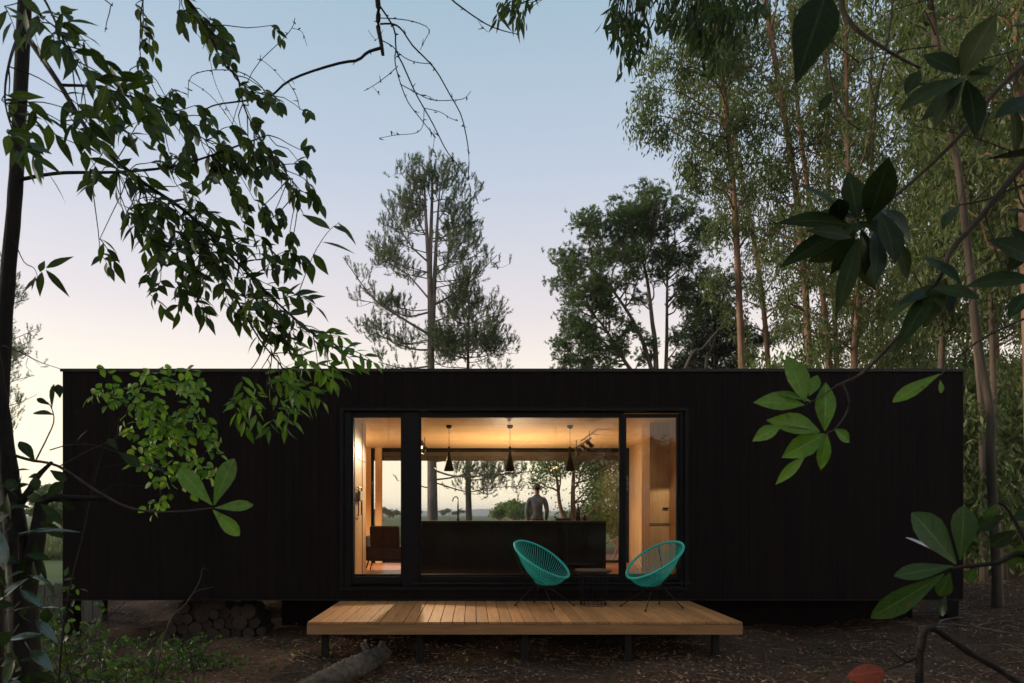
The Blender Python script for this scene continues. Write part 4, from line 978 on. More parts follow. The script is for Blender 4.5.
YP = 26.0
rng = np.random.default_rng(60)
brs = []
tk0 = [g0(P(433, 560, YP)), P(432, 470, YP), P(431, 370, YP), P(430, 290, YP), P(426, 220, YP), P(424, 172, YP)]
tk1 = [P(432, 330, YP), P(434, 290, YP), P(437, 230, YP), P(440, 185, YP)]
tk2 = [P(431, 340, YP), P(430, 270, YP), P(432, 200, YP + .3), P(432, 170, YP + .3)]
def bp_(a, b, r_, dy): brs.append((P(a[0], a[1], YP), P(b[0], b[1], YP + dy), r_))
bp_((430, 335), (346, 262), .06, -.6); bp_((430, 350), (372, 330), .045, .5); bp_((430, 300), (378, 238), .04, .8); bp_((428, 262), (385, 205), .035, -.4)
bp_((430, 312), (360, 300), .04, 1.0); bp_((432, 366), (378, 362), .04, -.5); bp_((434, 305), (497, 255), .045, -.4); bp_((436, 275), (478, 215), .035, .6); bp_((434, 322), (475, 290), .035, .8)
bp_((440, 240), (484, 188), .03, -.3); bp_((438, 220), (462, 180), .025, .4); bp_((425, 235), (396, 185), .03, .3); bp_((425, 210), (408, 165), .025, -.3); bp_((424, 190), (400, 172), .02, .4)
for k in range(34):
    y = rng.uniform(178, 350); sd = rng.choice([-1, 1]); ln = (20 + (y - 160) * .27) * rng.uniform(.7, 1.1)
    bp_((430 + sd * 3, y), (430 + sd * ln, y - rng.uniform(4, 22)), .022, rng.uniform(-1.6, 1.6))
for k in range(6): bp_((424 + k * 3.4, 200), (411 + k * 6.5, 186 - 20 * math.sin((k + .5) / 6 * 3.1416)), .02, rng.uniform(-.5, .5))
bp_((433, 480), (497, 462), .04, -1.0); bp_((433, 470), (545, 470), .045, -1.6); bp_((432, 488), (405, 470), .03, .5); bp_((433, 482), (520, 486), .03, -.8); bp_((432, 462), (470, 452), .03, .8)
pine('tall open pine with several stems rising highest behind the middle of the roof', [tk0, tk1, tk2], brs, 61, r0=.22, n_side=11, tuft=24)
brs = []
for k in range(30):
    y = rng.uniform(300, 385); sd = rng.choice([-1, 1]); ln = (10 + (y - 295) * .48) * rng.uniform(.6, 1.1)
    bp_((468, y), (468 + sd * ln, y - rng.uniform(6, 22)), .018, rng.uniform(-1.3, 1.3))
for k in range(4): bp_((469, 320), (458 + k * 6, 296 + (k % 2) * 5), .015, rng.uniform(-.4, .4))
bp_((469, 480), (520, 468), .03, -1.2); bp_((468, 470), (450, 462), .02, .4); bp_((469, 466), (500, 476), .022, .9)
pine('smaller bushy pine close beside the tallest pine', [[g0(P(470, 560, YP)), P(468, 470, YP), P(468, 370, YP), P(469, 298, YP)]], brs, 62, r0=.14, n_side=13, tuft=18)
brs = []
YP = 34.0
for k in range(20):
    y = rng.uniform(255, 420); bp_((-25, y + 12), (rng.uniform(10, 38) - (340 - y) * .03, y), .03, rng.uniform(-2, 2))
pine('distant pine whose branch tips show past the slim dark foreground trunk', [[g0(P(-30, 560, YP)), P(-28, 400, YP), P(-26, 240, YP)]], brs, 63, r0=.2, n_side=7, tuft=20)

def lobe_tree(name, label, trunks, lobes, Y, seed_n, mat, barkm, r0, style='tuft', dens=1.0, cat='tree', tn=18, group=None, leafL=(.1, .2), leafW=(.04, .07), tl=(.11, .20), base=None, depth=1.0):
    global rng
    rng = np.random.default_rng(seed_n); tr, cr = MB(), MB()
    qs = [smooth(t_, 30) for t_ in trunks]; root = thing(name, label, cat, tuple(qs[0][0] if base is None else base), group)
    for k, q in enumerate(qs): tr.tube(q, np.linspace(r0 * (1 if k == 0 else .75), r0 * .22, 30), 9, lump=.03)
    allq = np.concatenate([q[8:] for q in qs]); cen, axs = [], []
    for (px, py, rr) in lobes:
        dY = rng.normal(0, rr / F * Y * 1.6) * depth; c = P(px, py, Y + dY); rm = rr / F * Y
        low = c + np.array([0, 0, -rm * 2.0]); a_ = allq[np.argmin(np.linalg.norm(allq - low, axis=1))]
        br = limb(tr, a_, c, r0 * .3, .014, -.05, 12, 6, .05)
        k = int(dens * (6 + rr * rr * .16)); u = unit(rv(k)) * (rng.random((k, 1)) ** .45) * rm * np.array([1.1, 1.1, .75]); u[:, 2] = np.where(u[:, 2] < -rm * .35, u[:, 2] * .5, u[:, 2])
        k5 = max(3, k // 5); sub = c + u[:k5]; pts = sub[rng.integers(0, k5, k)] + rng.normal(0, .13, (k, 3)) * rm * np.array([1.6, 1.6, .45])
        for p_ in pts[::3]: limb(tr, br[int(rng.integers(6, 12))], p_, .014, .005, -.06, 6, 4)
        cen.append(pts); axs.append(unit(u) + np.array([0, 0, .6]))
    cen = np.concatenate(cen); axs = np.concatenate(axs)
    if style == 'tuft':
        for _ in range(3): tufts(cr, cen + rng.normal(0, .17, cen.shape), axs + rng.normal(0, .5, axs.shape), tn, tl, .024, .55, .14)
    else: cluster_leaves(cr, cen, tn, np.array([.2, .2, .2]), leafL, leafW, .4, None, .7)
    tr.build('trunk', M[barkm], root, True); cr.build('crown', M[mat], root)
    return root

YB = 31.0
lob = [(600, 232, 22), (632, 212, 22), (660, 204, 20), (680, 214, 18), (578, 255, 19), (562, 285, 14), (590, 284, 18), (574, 318, 17), (563, 348, 13), (612, 255, 18), (692, 232, 16), (652, 232, 18), (604, 305, 12), (596, 350, 14), (640, 255, 13), (690, 262, 14), (622, 352, 9), (580, 362, 13), (560, 362, 8), (672, 250, 13), (588, 222, 12), (648, 198, 13), (620, 222, 14), (570, 270, 14), (700, 250, 12), (625, 240, 20), (600, 262, 20), (645, 222, 20), (582, 300, 18), (600, 285, 16), (572, 335, 16), (590, 330, 15), (610, 310, 10), (640, 275, 9), (680, 285, 10), (620, 335, 9), (665, 262, 12), (690, 285, 12), (585, 345, 14), (605, 365, 12), (640, 360, 8), (640, 300, 9), (625, 282, 13), (655, 280, 11), (680, 300, 10), (692, 318, 10), (635, 330, 10), (615, 350, 12), (648, 345, 7), (678, 342, 8), (702, 280, 14), (706, 235, 12), (660, 255, 14), (615, 318, 11), (598, 300, 14), (585, 365, 14), (630, 260, 15)]
lobe_tree('pine_tree', 'broad spreading pine with dense dark crown and two grey trunks', [[g0(P(657, 560, YB)), P(656, 370, YB), P(652, 320, YB), P(645, 270, YB), P(630, 232, YB)], [P(660, 470, YB), P(666, 365, YB), P(667, 300, YB), P(668, 225, YB)], [P(656, 385, YB), P(640, 335, YB), P(616, 295, YB), P(590, 268, YB)], [P(656, 400, YB), P(628, 366, YB), P(606, 330, YB), P(596, 318, YB)]], lob, YB, 71, 'needle_gn', 'bark_pine', .15, dens=1.2, tn=19)
YB = 36.0
lob = [(700, 300, 18), (722, 312, 18), (690, 335, 16), (712, 345, 20), (735, 335, 16), (700, 365, 18), (730, 370, 16), (680, 365, 12), (725, 285, 12), (745, 360, 14), (715, 395, 22), (690, 400, 18), (740, 400, 18), (760, 340, 14), (705, 320, 16), (692, 352, 16), (720, 330, 18), (700, 385, 18), (728, 352, 16), (745, 385, 16), (684, 385, 14)]
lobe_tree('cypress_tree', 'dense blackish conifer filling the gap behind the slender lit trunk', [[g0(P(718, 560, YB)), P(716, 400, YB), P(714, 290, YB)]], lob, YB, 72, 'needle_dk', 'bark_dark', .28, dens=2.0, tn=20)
# dead poles leaning beside the conifer
for (a, b, lab) in (((684, 372), (728, 318), 'pale dead branch leaning long and low against the dark conifer'), ((706, 372), (718, 330), 'short grey dead stem standing beside the leaning branch')):
    mb = MB(); YD = 28.0; q = smooth([g0(P(a[0] - 60 if a[0] < 700 else a[0] - 8, 560, YD)), P(a[0], a[1], YD), P((a[0] + b[0]) / 2 - 2, (a[1] + b[1]) / 2 + 2, YD), P(b[0], b[1], YD)], 18)
    mb.tube(q, np.linspace(.09, .025, 18), 7); o = thing('dead_branch', lab, 'branch', tuple(q[0])); mb.build('stem', M['deadwood'], o, True)
    mb = MB(); limb(mb, q[12], q[12] + np.array([.7, .2, .5]), .025, .008, .02); mb.build('twig', M['deadwood'], o, True)

# trees seen through the room
YR = 20.0
lob = [(560, 470, 12), (545, 462, 9), (585, 462, 14), (600, 475, 14), (610, 490, 12), (592, 492, 10), (615, 462, 12), (575, 455, 10), (540, 480, 6), (605, 505, 9), (620, 500, 10), (625, 480, 12), (580, 440, 14), (600, 440, 14), (560, 440, 12), (625, 445, 12), (590, 420, 14), (612, 420, 12)]
lobe_tree('broadleaf_tree', 'leafy green tree behind the rear glass at the bottle end of the island', [[g0(P(575, 560, YR)), P(573, 510, YR), P(574, 470, YR), P(580, 420, YR)], [P(566, 522, YR), P(560, 505, YR), P(557, 480, YR), P(552, 460, YR)]], lob, YR, 73, 'leaf_lush', 'bark_euc', .10, 'leaf', 1.0, tn=26, leafL=(.08, .15), leafW=(.03, .055))
lob = [(600, 512, 9), (585, 514, 8), (615, 515, 8), (568, 516, 5), (608, 524, 9), (620, 530, 8), (590, 522, 8)]
lobe_tree('shrub', 'low light green shrub under the leafy tree past the rear terrace', [[g0(P(600, 560, 22)), P(600, 535, 22), P(600, 515, 22)]], lob, 22, 74, 'leaf_lush', 'bark_euc', .05, 'leaf', 1.4, 'shrub', 24, leafL=(.08, .14), leafW=(.03, .06))
lob = [(505, 508, 6), (515, 506, 7), (526, 509, 6), (498, 513, 5), (533, 514, 5), (515, 513, 8)]
lobe_tree('tree', 'round crowned tree alone in the meadow beyond the standing person', [[g0(P(514, 545, 75)), P(514, 525, 75), P(515, 508, 75)]], lob, 75, 75, 'leaf_lush', 'bark_euc', .2, 'leaf', 3.0, tn=40, leafL=(.25, .45), leafW=(.1, .2))
for k, (px, Y, lab) in enumerate(((383, 160, 'far hedge tree above the armchair'), (405, 220, 'far hedge tree in the meadow hidden partly by the door post'), (450, 240, 'far meadow tree between the two pine trunks'), (62, 60, 'meadow bush beside the raised cabin corner'), (45, 85, 'meadow bush between the dark limbs of the glossy shrub'))):
    lob = [(px + dx, 513 - dz, 4) for dx, dz in ((-6, 1), (0, 3), (6, 1), (12, 0), (-11, 0))] if k < 3 else [(px + dx, 505 - dz, 8) for dx, dz in ((-8, -4), (0, 12), (7, 4), (-4, 3), (8, -6))]
    lobe_tree('tree', lab, [[g0(P(px, 540, Y)), P(px, 522, Y), P(px, 511, Y)]], lob, Y, 80 + k, 'leaf_euc', 'bark_euc', .2, 'leaf', 2.0, tn=36, leafL=(.3, .6), leafW=(.15, .3))

# wood behind the viewpoint with unseen crowns added to screen its left: it shades the clearing and shows in the glass
rng = np.random.default_rng(90)
src = [E[k].children for k in (1, 2, 3)]
mbw = MB()

def crown_of(ch): return [c for c in ch if c.name.startswith('crown')][0]
for k in range(16):
    cd = crown_of(src[k % 3]).data; nv = len(cd.vertices); v = np.empty(nv * 3, np.float32); cd.vertices.foreach_get('co', v); v = v.reshape(-1, 3)
    a = rng.uniform(0, 6.28); c_, s_ = math.cos(a), math.sin(a); v = v @ np.array([[c_, s_, 0], [-s_, c_, 0], [0, 0, 1]]) 
    v = v * np.array([1.3, 1.3, 1.0]) + (np.array([rng.uniform(-20, 20), rng.uniform(-24, -13), rng.uniform(-6, -3)]) if k < 10 else np.array([rng.uniform(-19, -9.5), rng.uniform(-6, 7.5), rng.uniform(-6, -3)]))
    q = np.arange(nv).reshape(-1, 4); mbw.add(v, [q], rnd=np.repeat(rng.random(nv // 4), 4))
cd = crown_of(S0.children).data; nv = len(cd.vertices); v0 = np.empty(nv * 3, np.float32); cd.vertices.foreach_get('co', v0); v0 = v0.reshape(-1, 3)
for k in range(34):
    a = rng.uniform(0, 6.28); c_, s_ = math.cos(a), math.sin(a); v = v0 @ np.array([[c_, s_, 0], [-s_, c_, 0], [0, 0, 1]])
    v = v * np.array([1.5, 1.2, .85]) + np.array([(k % 17 - 8) * 2.6 + rng.uniform(-.6, .6), -13.5 - 3.0 * (k // 17) + rng.uniform(-.6, .6), 0])
    mbw.add(v, [np.arange(nv).reshape(-1, 4)], rnd=np.repeat(rng.random(nv // 4), 4))
tag(mbw.build('woodland', M['leaf_euc']), kind='stuff')

# ------------------------------------------------------------------ foreground: slim tree at the left
FG = {}
def spray(mb, tw, base, d, n, Ln, W, prof, droop=.5, spacing=None, face=None):
    """a short twig with leaves set alternately along it"""
    d = unit(d); ln = Ln * n * .22 if spacing is None else spacing * n
    e = base + d * ln + np.array([0, 0, -droop * ln * .35]); q = smooth([base, base + d * ln * .5 + np.array([0, 0, .02 * ln]), e], max(4, n)); tw.tube(q, np.linspace(.0022, .0010, len(q)), 4)
    t = np.gradient(q, axis=0); t = unit(t); k = np.arange(len(q))
    sd = unit(np.cross(t, np.array([0, -1.0, .15]))) * np.where(k % 2, 1, -1)[:, None]
    dirs = t * .65 + sd * .75 + np.array([0, 0, -droop]) + rng.normal(0, .22, (len(q), 3)); dirs[-1] = t[-1] + np.array([0, 0, -droop * .5])
    nr = (np.array([0, -.55, .7]) if face is None else face) + rng.normal(0, .45, (len(q), 3))
    m_ = len(q); leaves(mb, q, dirs, nr, Ln * rng.uniform(.7, 1.15, m_), W * rng.uniform(.8, 1.15, m_), prof, .22, rng.uniform(.05, .3, m_), rnd=np.clip(rng.normal(.5, .25, m_), 0, 1), curl=rng.normal(0, .12))

def twigs(tw, pts, Y, r0, r1, n=20, sides=6, dY=None):
    q = [P(p[0], p[1], (Y if len(p) < 3 else p[2])) for p in pts]; q = smooth(q, n); tw.tube(q, np.linspace(r0, r1, n), sides, lump=.05); return q

rng = np.random.default_rng(101)
Yf = 2.9
tk = smooth([g0(P(-6, 879, Yf)), P(-5, 640, Yf), P(-2, 470, Yf), P(2, 370, Yf), P(8, 275, Yf), P(16, 180, Yf), P(24, 20, Yf), P(26, -60, Yf), P(40, -300, Yf)], 50)
ft = thing('foreground_tree', 'slim dark trunk close by at the picture edge with leafy boughs arching over the sky', 'tree', tuple(tk[0]))
mb = MB(); mb.tube(tk, np.linspace(.034, .024, 50), 12, lump=.05); mb.build('trunk', M['bark_dark'], ft, True)
tw, lf, ly_ = MB(), MB(), MB(); bo = []
bo.append(twigs(tw, [(23, 30, 2.9), (60, 85, 2.75), (95, 140, 2.75), (140, 180, 2.8), (190, 215, 2.85), (240, 265, 2.9), (285, 310, 2.95), (330, 345, 3.0), (372, 362, 3.0)], Yf, .011, .003, 30))
bo.append(twigs(tw, [(17, 180, 2.9), (60, 173, 2.85), (120, 172, 2.85), (180, 165, 2.9), (240, 145, 2.95), (268, 135, 3.0)], Yf, .008, .0025, 24))
bo.append(twigs(tw, [(27, -60, 2.9), (90, -45, 2.85), (150, -25, 2.9), (185, -2, 2.95), (205, 25, 3), (222, 62, 3), (238, 78, 3), (245, 110, 3), (268, 150, 3), (300, 190, 3)], Yf, .010, .002, 30))
bo.append(twigs(tw, [(60, 85, 2.75), (100, 88, 2.8), (160, 108, 2.85), (205, 140, 2.9)], Yf, .006, .002, 16))
bo.append(twigs(tw, [(150, -25, 2.9), (142, 5, 2.9), (140, 40, 2.9), (141, 65, 2.9)], Yf, .003, .0015, 12))
bo.append(twigs(tw, [(24, 20, 2.9), (10, 60, 2.5), (5, 100, 2.4), (15, 140, 2.35)], Yf, .006, .002, 14))
bo.append(twigs(tw, [(27, -60, 2.9), (35, -20, 2.5), (50, 10, 2.4), (70, 55, 2.3), (80, 80, 2.3)], Yf, .006, .002, 14))
bo.append(twigs(tw, [(190, 215, 2.85), (225, 280, 2.8), (260, 340, 2.9), (285, 375, 2.95), (275, 420, 2.95)], Yf, .005, .002, 18))
BO = np.concatenate(bo)
CL = [  # photo direction, spread, how many sprays, distance, leaf length, width, kind
 (35, 12, 22, 12, 7, 2.3, .10, .034, 0), (62, 40, 16, 20, 6, 2.3, .10, .034, 0), (85, 75, 22, 16, 7, 2.35, .10, .036, 0), (12, 120, 14, 28, 6, 2.4, .10, .034, 0), (25, 150, 18, 14, 4, 2.4, .10, .034, 0),
 (112, 112, 22, 18, 7, 2.6, .09, .034, 0), (75, 130, 24, 20, 7, 2.5, .095, .034, 0), (60, 100, 18, 16, 4, 2.5, .095, .034, 0),
 (110, 170, 26, 20, 9, 2.8, .085, .032, 0), (150, 198, 30, 20, 15, 2.8, .085, .032, 0), (188, 218, 30, 20, 16, 2.85, .085, .032, 0), (165, 240, 34, 18, 13, 2.85, .085, .032, 0), (212, 262, 34, 20, 13, 2.85, .085, .032, 0), (140, 215, 25, 20, 9, 2.85, .085, .032, 0), (200, 240, 30, 20, 9, 2.85, .085, .032, 0),
 (248, 290, 28, 18, 11, 2.9, .085, .032, 0), (270, 312, 24, 16, 8, 2.9, .085, .032, 0), (150, 285, 20, 12, 4, 2.8, .08, .03, 0), (108, 245, 14, 14, 3, 2.8, .08, .03, 0), (190, 290, 20, 14, 5, 2.8, .08, .03, 0),
 (112, 95, 14, 16, 6, 2.85, .062, .034, 1), (135, 88, 10, 12, 3, 2.85, .062, .034, 1), (165, 105, 22, 16, 10, 2.9, .062, .034, 1), (188, 122, 20, 18, 9, 2.9, .062, .034, 1), (212, 155, 20, 18, 8, 2.9, .062, .034, 1), (185, 150, 20, 14, 6, 2.9, .062, .034, 1), (240, 150, 14, 20, 5, 2.95, .062, .034, 1), (222, 185, 18, 16, 6, 2.95, .062, .034, 1),
 (255, 112, 13, 22, 8, 3, .062, .034, 1), (264, 150, 14, 20, 8, 3, .062, .034, 1), (285, 172, 16, 14, 6, 3, .062, .034, 1), (302, 165, 10, 22, 5, 3, .062, .034, 1), (303, 112, 7, 10, 2, 3, .055, .03, 1), (250, 190, 14, 16, 5, 3, .062, .034, 1), (262, 215, 14, 16, 5, 3, .06, .032, 1),
 (188, 4, 8, 8, 4, 2.95, .062, .034, 1), (202, 20, 8, 8, 5, 3, .062, .034, 1), (214, 40, 7, 9, 5, 3, .062, .034, 1), (222, 60, 7, 9, 4, 3, .062, .034, 1), (236, 82, 6, 10, 3, 3, .062, .034, 1), (140, 25, 5, 18, 5, 2.9, .062, .032, 1), (142, 58, 5, 10, 3, 2.9, .062, .032, 1), (268, 18, 6, 10, 2, 3, .05, .028, 1),
 (258, 245, 16, 20, 6, 2.95, .065, .03, 1), (280, 262, 16, 16, 6, 2.95, .065, .03, 1), (292, 240, 12, 12, 3, 2.95, .065, .03, 1), (232, 300, 16, 12, 4, 2.95, .075, .03, 0),
 (292, 332, 22, 14, 8, 2.95, .075, .028, 0), (322, 340, 22, 12, 7, 3, .075, .027, 0), (350, 348, 16, 10, 4, 3, .075, .027, 0), (298, 362, 26, 12, 7, 2.95, .075, .026, 0), (268, 378, 24, 12, 7, 2.95, .075, .026, 0), (250, 398, 14, 16, 6, 2.95, .075, .026, 0), (276, 412, 12, 18, 5, 2.95, .075, .026, 0), (340, 368, 20, 9, 4, 3, .075, .026, 0), (300, 385, 18, 10, 4, 2.95, .075, .026, 0), (235, 372, 12, 10, 2, 2.9, .075, .026, 0)]
for (cx_, cy_, sx_, sy_, n_, Y, Ln, W_, kd) in CL:
    for _ in range(int(n_ * (.62 if Y < 2.7 else .7) + .5)):
        c = P(cx_ + rng.normal(0, sx_ * .55), cy_ + rng.normal(0, sy_ * .55), Y + rng.normal(0, .10))
        a_ = BO[np.argmin(np.linalg.norm(BO - c - np.array([-.05, 0, .05]), axis=1))]
        limb(tw, a_, c, .0028, .0016, .03, 7, 4, .04)
        d = unit(c - a_) * .4 + np.array([.55, rng.normal(0, .5), -.45]) + rng.normal(0, .3, 3)
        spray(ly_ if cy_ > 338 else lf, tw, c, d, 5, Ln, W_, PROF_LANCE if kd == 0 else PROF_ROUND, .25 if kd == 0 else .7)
# the compound leaf standing alone against the sky
q = twigs(tw, [(296, 300), (312, 258), (327, 233), (340, 222)], 2.95, .0022, .001, 10)
for (b_, t_) in (((338, 223), (358, 243)), ((330, 229), (301, 211)), ((333, 226), (352, 233)), ((322, 242), (356, 250)), ((313, 254), (329, 275)), ((310, 262), (312, 283))):
    p_, e_ = P(*b_, 2.95), P(*t_, 2.95 + rng.normal(0, .03)); leaves(lf, p_, e_ - p_, np.array([0, -.8, .5]) + rng.normal(0, .3, 3), np.linalg.norm(e_ - p_), .042, PROF_LANCE, .2, .12)
tw.build('branch', M['bark_dark'], ft, True); lf.build('foliage', M['leaf_fg'], ft, True); ly_.build('skylit_foliage', M['leaf_skylit'], ft, True)  # the lower leaves carry skylight in their colour
# small spray low on the trunk
tw, lf = MB(), MB(); q = twigs(tw, [(14, 240), (24, 262), (34, 268), (38, 278)], 2.85, .0025, .0012, 10)
for (b_, t_, w_) in (((46, 268), (72, 255), .032), ((46, 270), (69, 295), .03), ((42, 272), (38, 296), .038), ((38, 278), (20, 292), .028), ((40, 272), (44, 260), .03), ((36, 276), (30, 290), .02)):
    p_, e_ = P(*b_, 2.85), P(*t_, 2.85); leaves(lf, p_, e_ - p_, np.array([0, -.8, .5]) + rng.normal(0, .3, 3), np.linalg.norm(e_ - p_), w_, PROF_LANCE, .2, .12)
twigs(tw, [(3, 345), (20, 352), (40, 362), (70, 372)], 2.85, .003, .0012, 10); twigs(tw, [(28, 358), (26, 366), (32, 372)], 2.85, .0012, .0008, 6)
tw.build('branch', M['bark_dark'], ft, True); lf.build('foliage', M['leaf_fg'], ft, True)
# bare twigs hanging into the middle of the sky, from the same tree
tw = MB(); Yb = 3.2
def tz(pts, r0, r1, n=16):
    q = twigs(tw, pts, Yb, r0 * 1.25, r1 * 1.3 + .0003, n, 5)
    for k in range(2, n, 3):
        c = q[k]; tw.tube([c, c + rng.normal(0, .006, 3), c + rng.normal(0, .010, 3)], [.003, .0028, .001], 5)
    return q
tz([(40, -300, 2.9), (150, -260, 3.0), (290, -150, 3.2), (360, -60, 3.2), (377, -5), (378, 25), (381, 42), (383, 55)], .016, .006, 30)
tz([(381, 48), (368, 52), (358, 60), (340, 63), (310, 72), (287, 82), (270, 97), (258, 99), (235, 102), (215, 105), (200, 112)], .006, .002, 24)
tz([(268, 98), (260, 85), (245, 74), (228, 70), (205, 71), (190, 78), (188, 98)], .002, .001, 16); tz([(240, 130), (232, 128), (240, 100), (256, 66), (280, 42), (292, 28), (295, 18)], .0015, .001, 16)
tz([(292, 28), (302, 32), (307, 46)], .001, .0006, 8); tz([(285, 82), (272, 68), (262, 60)], .001, .0008, 6); tz([(288, 82), (296, 95), (300, 110)], .0015, .001, 8)
tz([(188, 80), (210, 95), (230, 120), (240, 140)], .0012, .0008, 10); tz([(194, 30), (208, 50), (214, 80), (228, 110), (240, 130)], .001, .0008, 12)
tz([(380, 24), (393, 24), (402, 30), (412, 45), (425, 58), (437, 72), (450, 95), (461, 115), (467, 140), (469, 160), (468, 180)], .0035, .0014, 24)
tz([(377, 2), (388, 18), (395, 32), (396, 50), (403, 65), (415, 92), (425, 110), (434, 126), (446, 150), (456, 163), (466, 176)], .0035, .0014, 24)
tz([(396, 48), (395, 62), (400, 82), (408, 102), (420, 118), (436, 138)], .0025, .0012, 16); tz([(381, 40), (392, 46), (402, 56), (415, 62), (432, 64)], .002, .001, 12)
tz([(378, 18), (398, 19), (415, 22), (429, 29), (424, 42), (420, 50)], .0018, .0008, 14); tz([(398, 66), (388, 75), (376, 84), (364, 91)], .0016, .0008, 10); tz([(373, 87), (380, 95)], .0008, .0006, 4)
tz([(400, 84), (415, 92), (432, 100), (455, 100), (465, 98), (471, 91)], .0018, .0008, 14); tz([(416, 94), (428, 96), (436, 101)], .001, .0006, 6); tz([(424, 108), (440, 112), (450, 118), (458, 121)], .0014, .0007, 10)
tz([(424, 110), (423, 125), (416, 133), (396, 135), (380, 138)], .0014, .0007, 12); tz([(396, 135), (391, 131)], .0007, .0005, 3); tz([(434, 130), (434, 142), (431, 158)], .0012, .0007, 8)
tz([(377, -30), (410, -25), (440, -12), (452, 0), (465, 10), (478, 19), (490, 26), (504, 31), (517, 34)], .004, .0012, 18); tz([(478, 20), (482, 27), (488, 32)], .001, .0006, 5)
tz([(55, -60, 2.9), (60, -20, 2.9), (108, 0, 2.9), (107, 20, 2.9), (105, 32, 2.9)], .003, .0008, 10); tz([(383, 30), (376, 40), (368, 30)], .001, .0006, 5)
for _ in range(34):                                                        # buds along the twigs
    f_ = rng.random(); c = P(400 + f_ * 66 + rng.normal(0, 2), 60 + f_ * 112 + rng.normal(0, 4), Yb); 
tw.build('bare_bough', M['bark_dark'], ft, True)

# rounded bright leaves of the climbing shrub in front of the black wall
rng = np.random.default_rng(111)
Yv = 3.4
b_ = g0(P(50, 900, Yv)); vs = thing('climbing_shrub', 'thin stemmed shrub with small bright round leaves against the black wall', 'shrub', tuple(b_))
tw, lf = MB(), MB(); st_ = []
st_.append(smooth([b_, P(62, 640, Yv), P(82, 540, Yv), P(104, 450, Yv), P(128, 405, Yv), P(152, 372, Yv)], 30)); tw.tube(st_[0], np.linspace(.0065, .002, 30), 6)
for pts in ([(104, 450), (130, 430), (160, 420), (190, 422), (213, 412)], [(118, 420), (140, 392), (170, 382), (200, 384)], [(96, 470), (130, 462), (160, 455), (200, 470)], [(90, 500), (115, 485), (140, 486), (165, 482)], [(128, 405), (112, 398), (100, 402), (75, 412)], [(160, 420), (168, 450), (160, 480), (162, 508)], [(152, 374), (170, 378), (185, 374)]):
    st_.append(twigs(tw, pts, Yv, .0028, .0012, 14, 5))
ST = np.concatenate(st_[1:])
for (cx_, cy_, sx_, sy_, n_) in ((108, 392, 10, 10, 8), (122, 408, 12, 10, 6), (138, 402, 10, 8, 5), (165, 378, 18, 7, 10), (195, 386, 10, 9, 7), (155, 412, 18, 12, 14), (185, 418, 18, 14, 14), (170, 432, 16, 12, 10), (205, 420, 9, 10, 6), (160, 458, 14, 10, 8), (150, 448, 10, 10, 5), (205, 462, 12, 12, 6), (215, 476, 8, 8, 3), (168, 478, 10, 7, 5), (160, 505, 6, 6, 4), (136, 442, 8, 8, 3)):
    for _ in range(n_):
        c = P(cx_ + rng.normal(0, sx_ * .8), cy_ + rng.normal(0, sy_ * .85), Yv + rng.normal(0, .12)); a_ = ST[np.argmin(np.linalg.norm(ST - c, axis=1))]
        limb(tw, a_, c, .0014, .0009, .05, 5, 4)
        spray(lf, tw, c, rng.normal(0, 1, 3) * np.array([1, .6, .5]) + np.array([.2, 0, -.25]), 4, .047, .032, PROF_ROUND, .35, .018, np.array([0, -.6, .6]) + rng.normal(0, .45, 3))
tw.build('stem', M['bark_dark'], vs, True); lf.build('foliage', M['leaf_vine'], vs, True)

# glossy shrub with a forked dark stem, its sprig of four large leaves in front of the wall
rng = np.random.default_rng(121)
Yg = 2.3
b_ = g0(P(24, 990, Yg)); gs = thing('glossy_shrub', 'thick forked dark shrub with shining leaves and a sprig of four broad leaves', 'shrub', tuple(b_))
tw = MB(); tw.tube(smooth([b_, P(26, 760, Yg), P(24, 640, Yg), P(21, 575, Yg), P(12, 505, Yg), P(4, 430, Yg), P(-8, 340, Yg)], 36), np.linspace(.062, .018, 36), 12, lump=.07)
tw.tube(smooth([P(23, 600, Yg), P(34, 555, Yg), P(40, 520, Yg), P(44, 500, Yg), P(70, 498, Yg), P(106, 498, Yg)], 20), np.linspace(.036, .005, 20), 10, lump=.06)
tw.tube(smooth([P(-10, 560, Yg), P(0, 540, Yg), P(14, 512, Yg), P(30, 490, Yg), P(38, 476, Yg), P(52, 462, Yg)], 14), np.linspace(.022, .006, 14), 8, lump=.06)
tw.build('trunk', M['bark_dark'], gs, True)
tw, lf = MB(), MB()
twigs(tw, [(4, 452), (30, 460), (58, 466), (95, 490), (130, 508), (170, 512), (213, 508)], Yg, .006, .003, 22); twigs(tw, [(35, 462), (48, 436), (54, 420), (50, 405), (40, 398)], Yg, .003, .0014, 12); twigs(tw, [(60, 466), (90, 450), (115, 438), (118, 425)], Yg, .0022, .001, 10); twigs(tw, [(50, 450), (70, 445), (100, 446), (140, 462), (165, 470)], Yg, .0022, .001, 12)
def LF(mb, b_, t_, Y, wpx, prof=PROF_OBOV, nr=(0, -.9, .35), dy=0.0, bend=.10, fold=.18, rnd=None, jit=.18):
    p_, e_ = P(*b_, Y), P(*t_, Y + dy); ln = np.linalg.norm(e_ - p_)
    leaves(mb, p_, e_ - p_, np.array(nr) + rng.normal(0, jit, 3), ln, wpx / F * Y, prof, fold, bend, rnd, rng.normal(0, .1))
for a in (((212, 505), (178, 468), 19), ((214, 505), (232, 458), 21), ((215, 508), (252, 504), 12), ((213, 510), (239, 535), 15)): LF(lf, *a[:2], Yg, a[2])
lf.build('sprig_leaves', M['leaf_big'], gs, True)
dk_ = MB(); sh_ = MB()
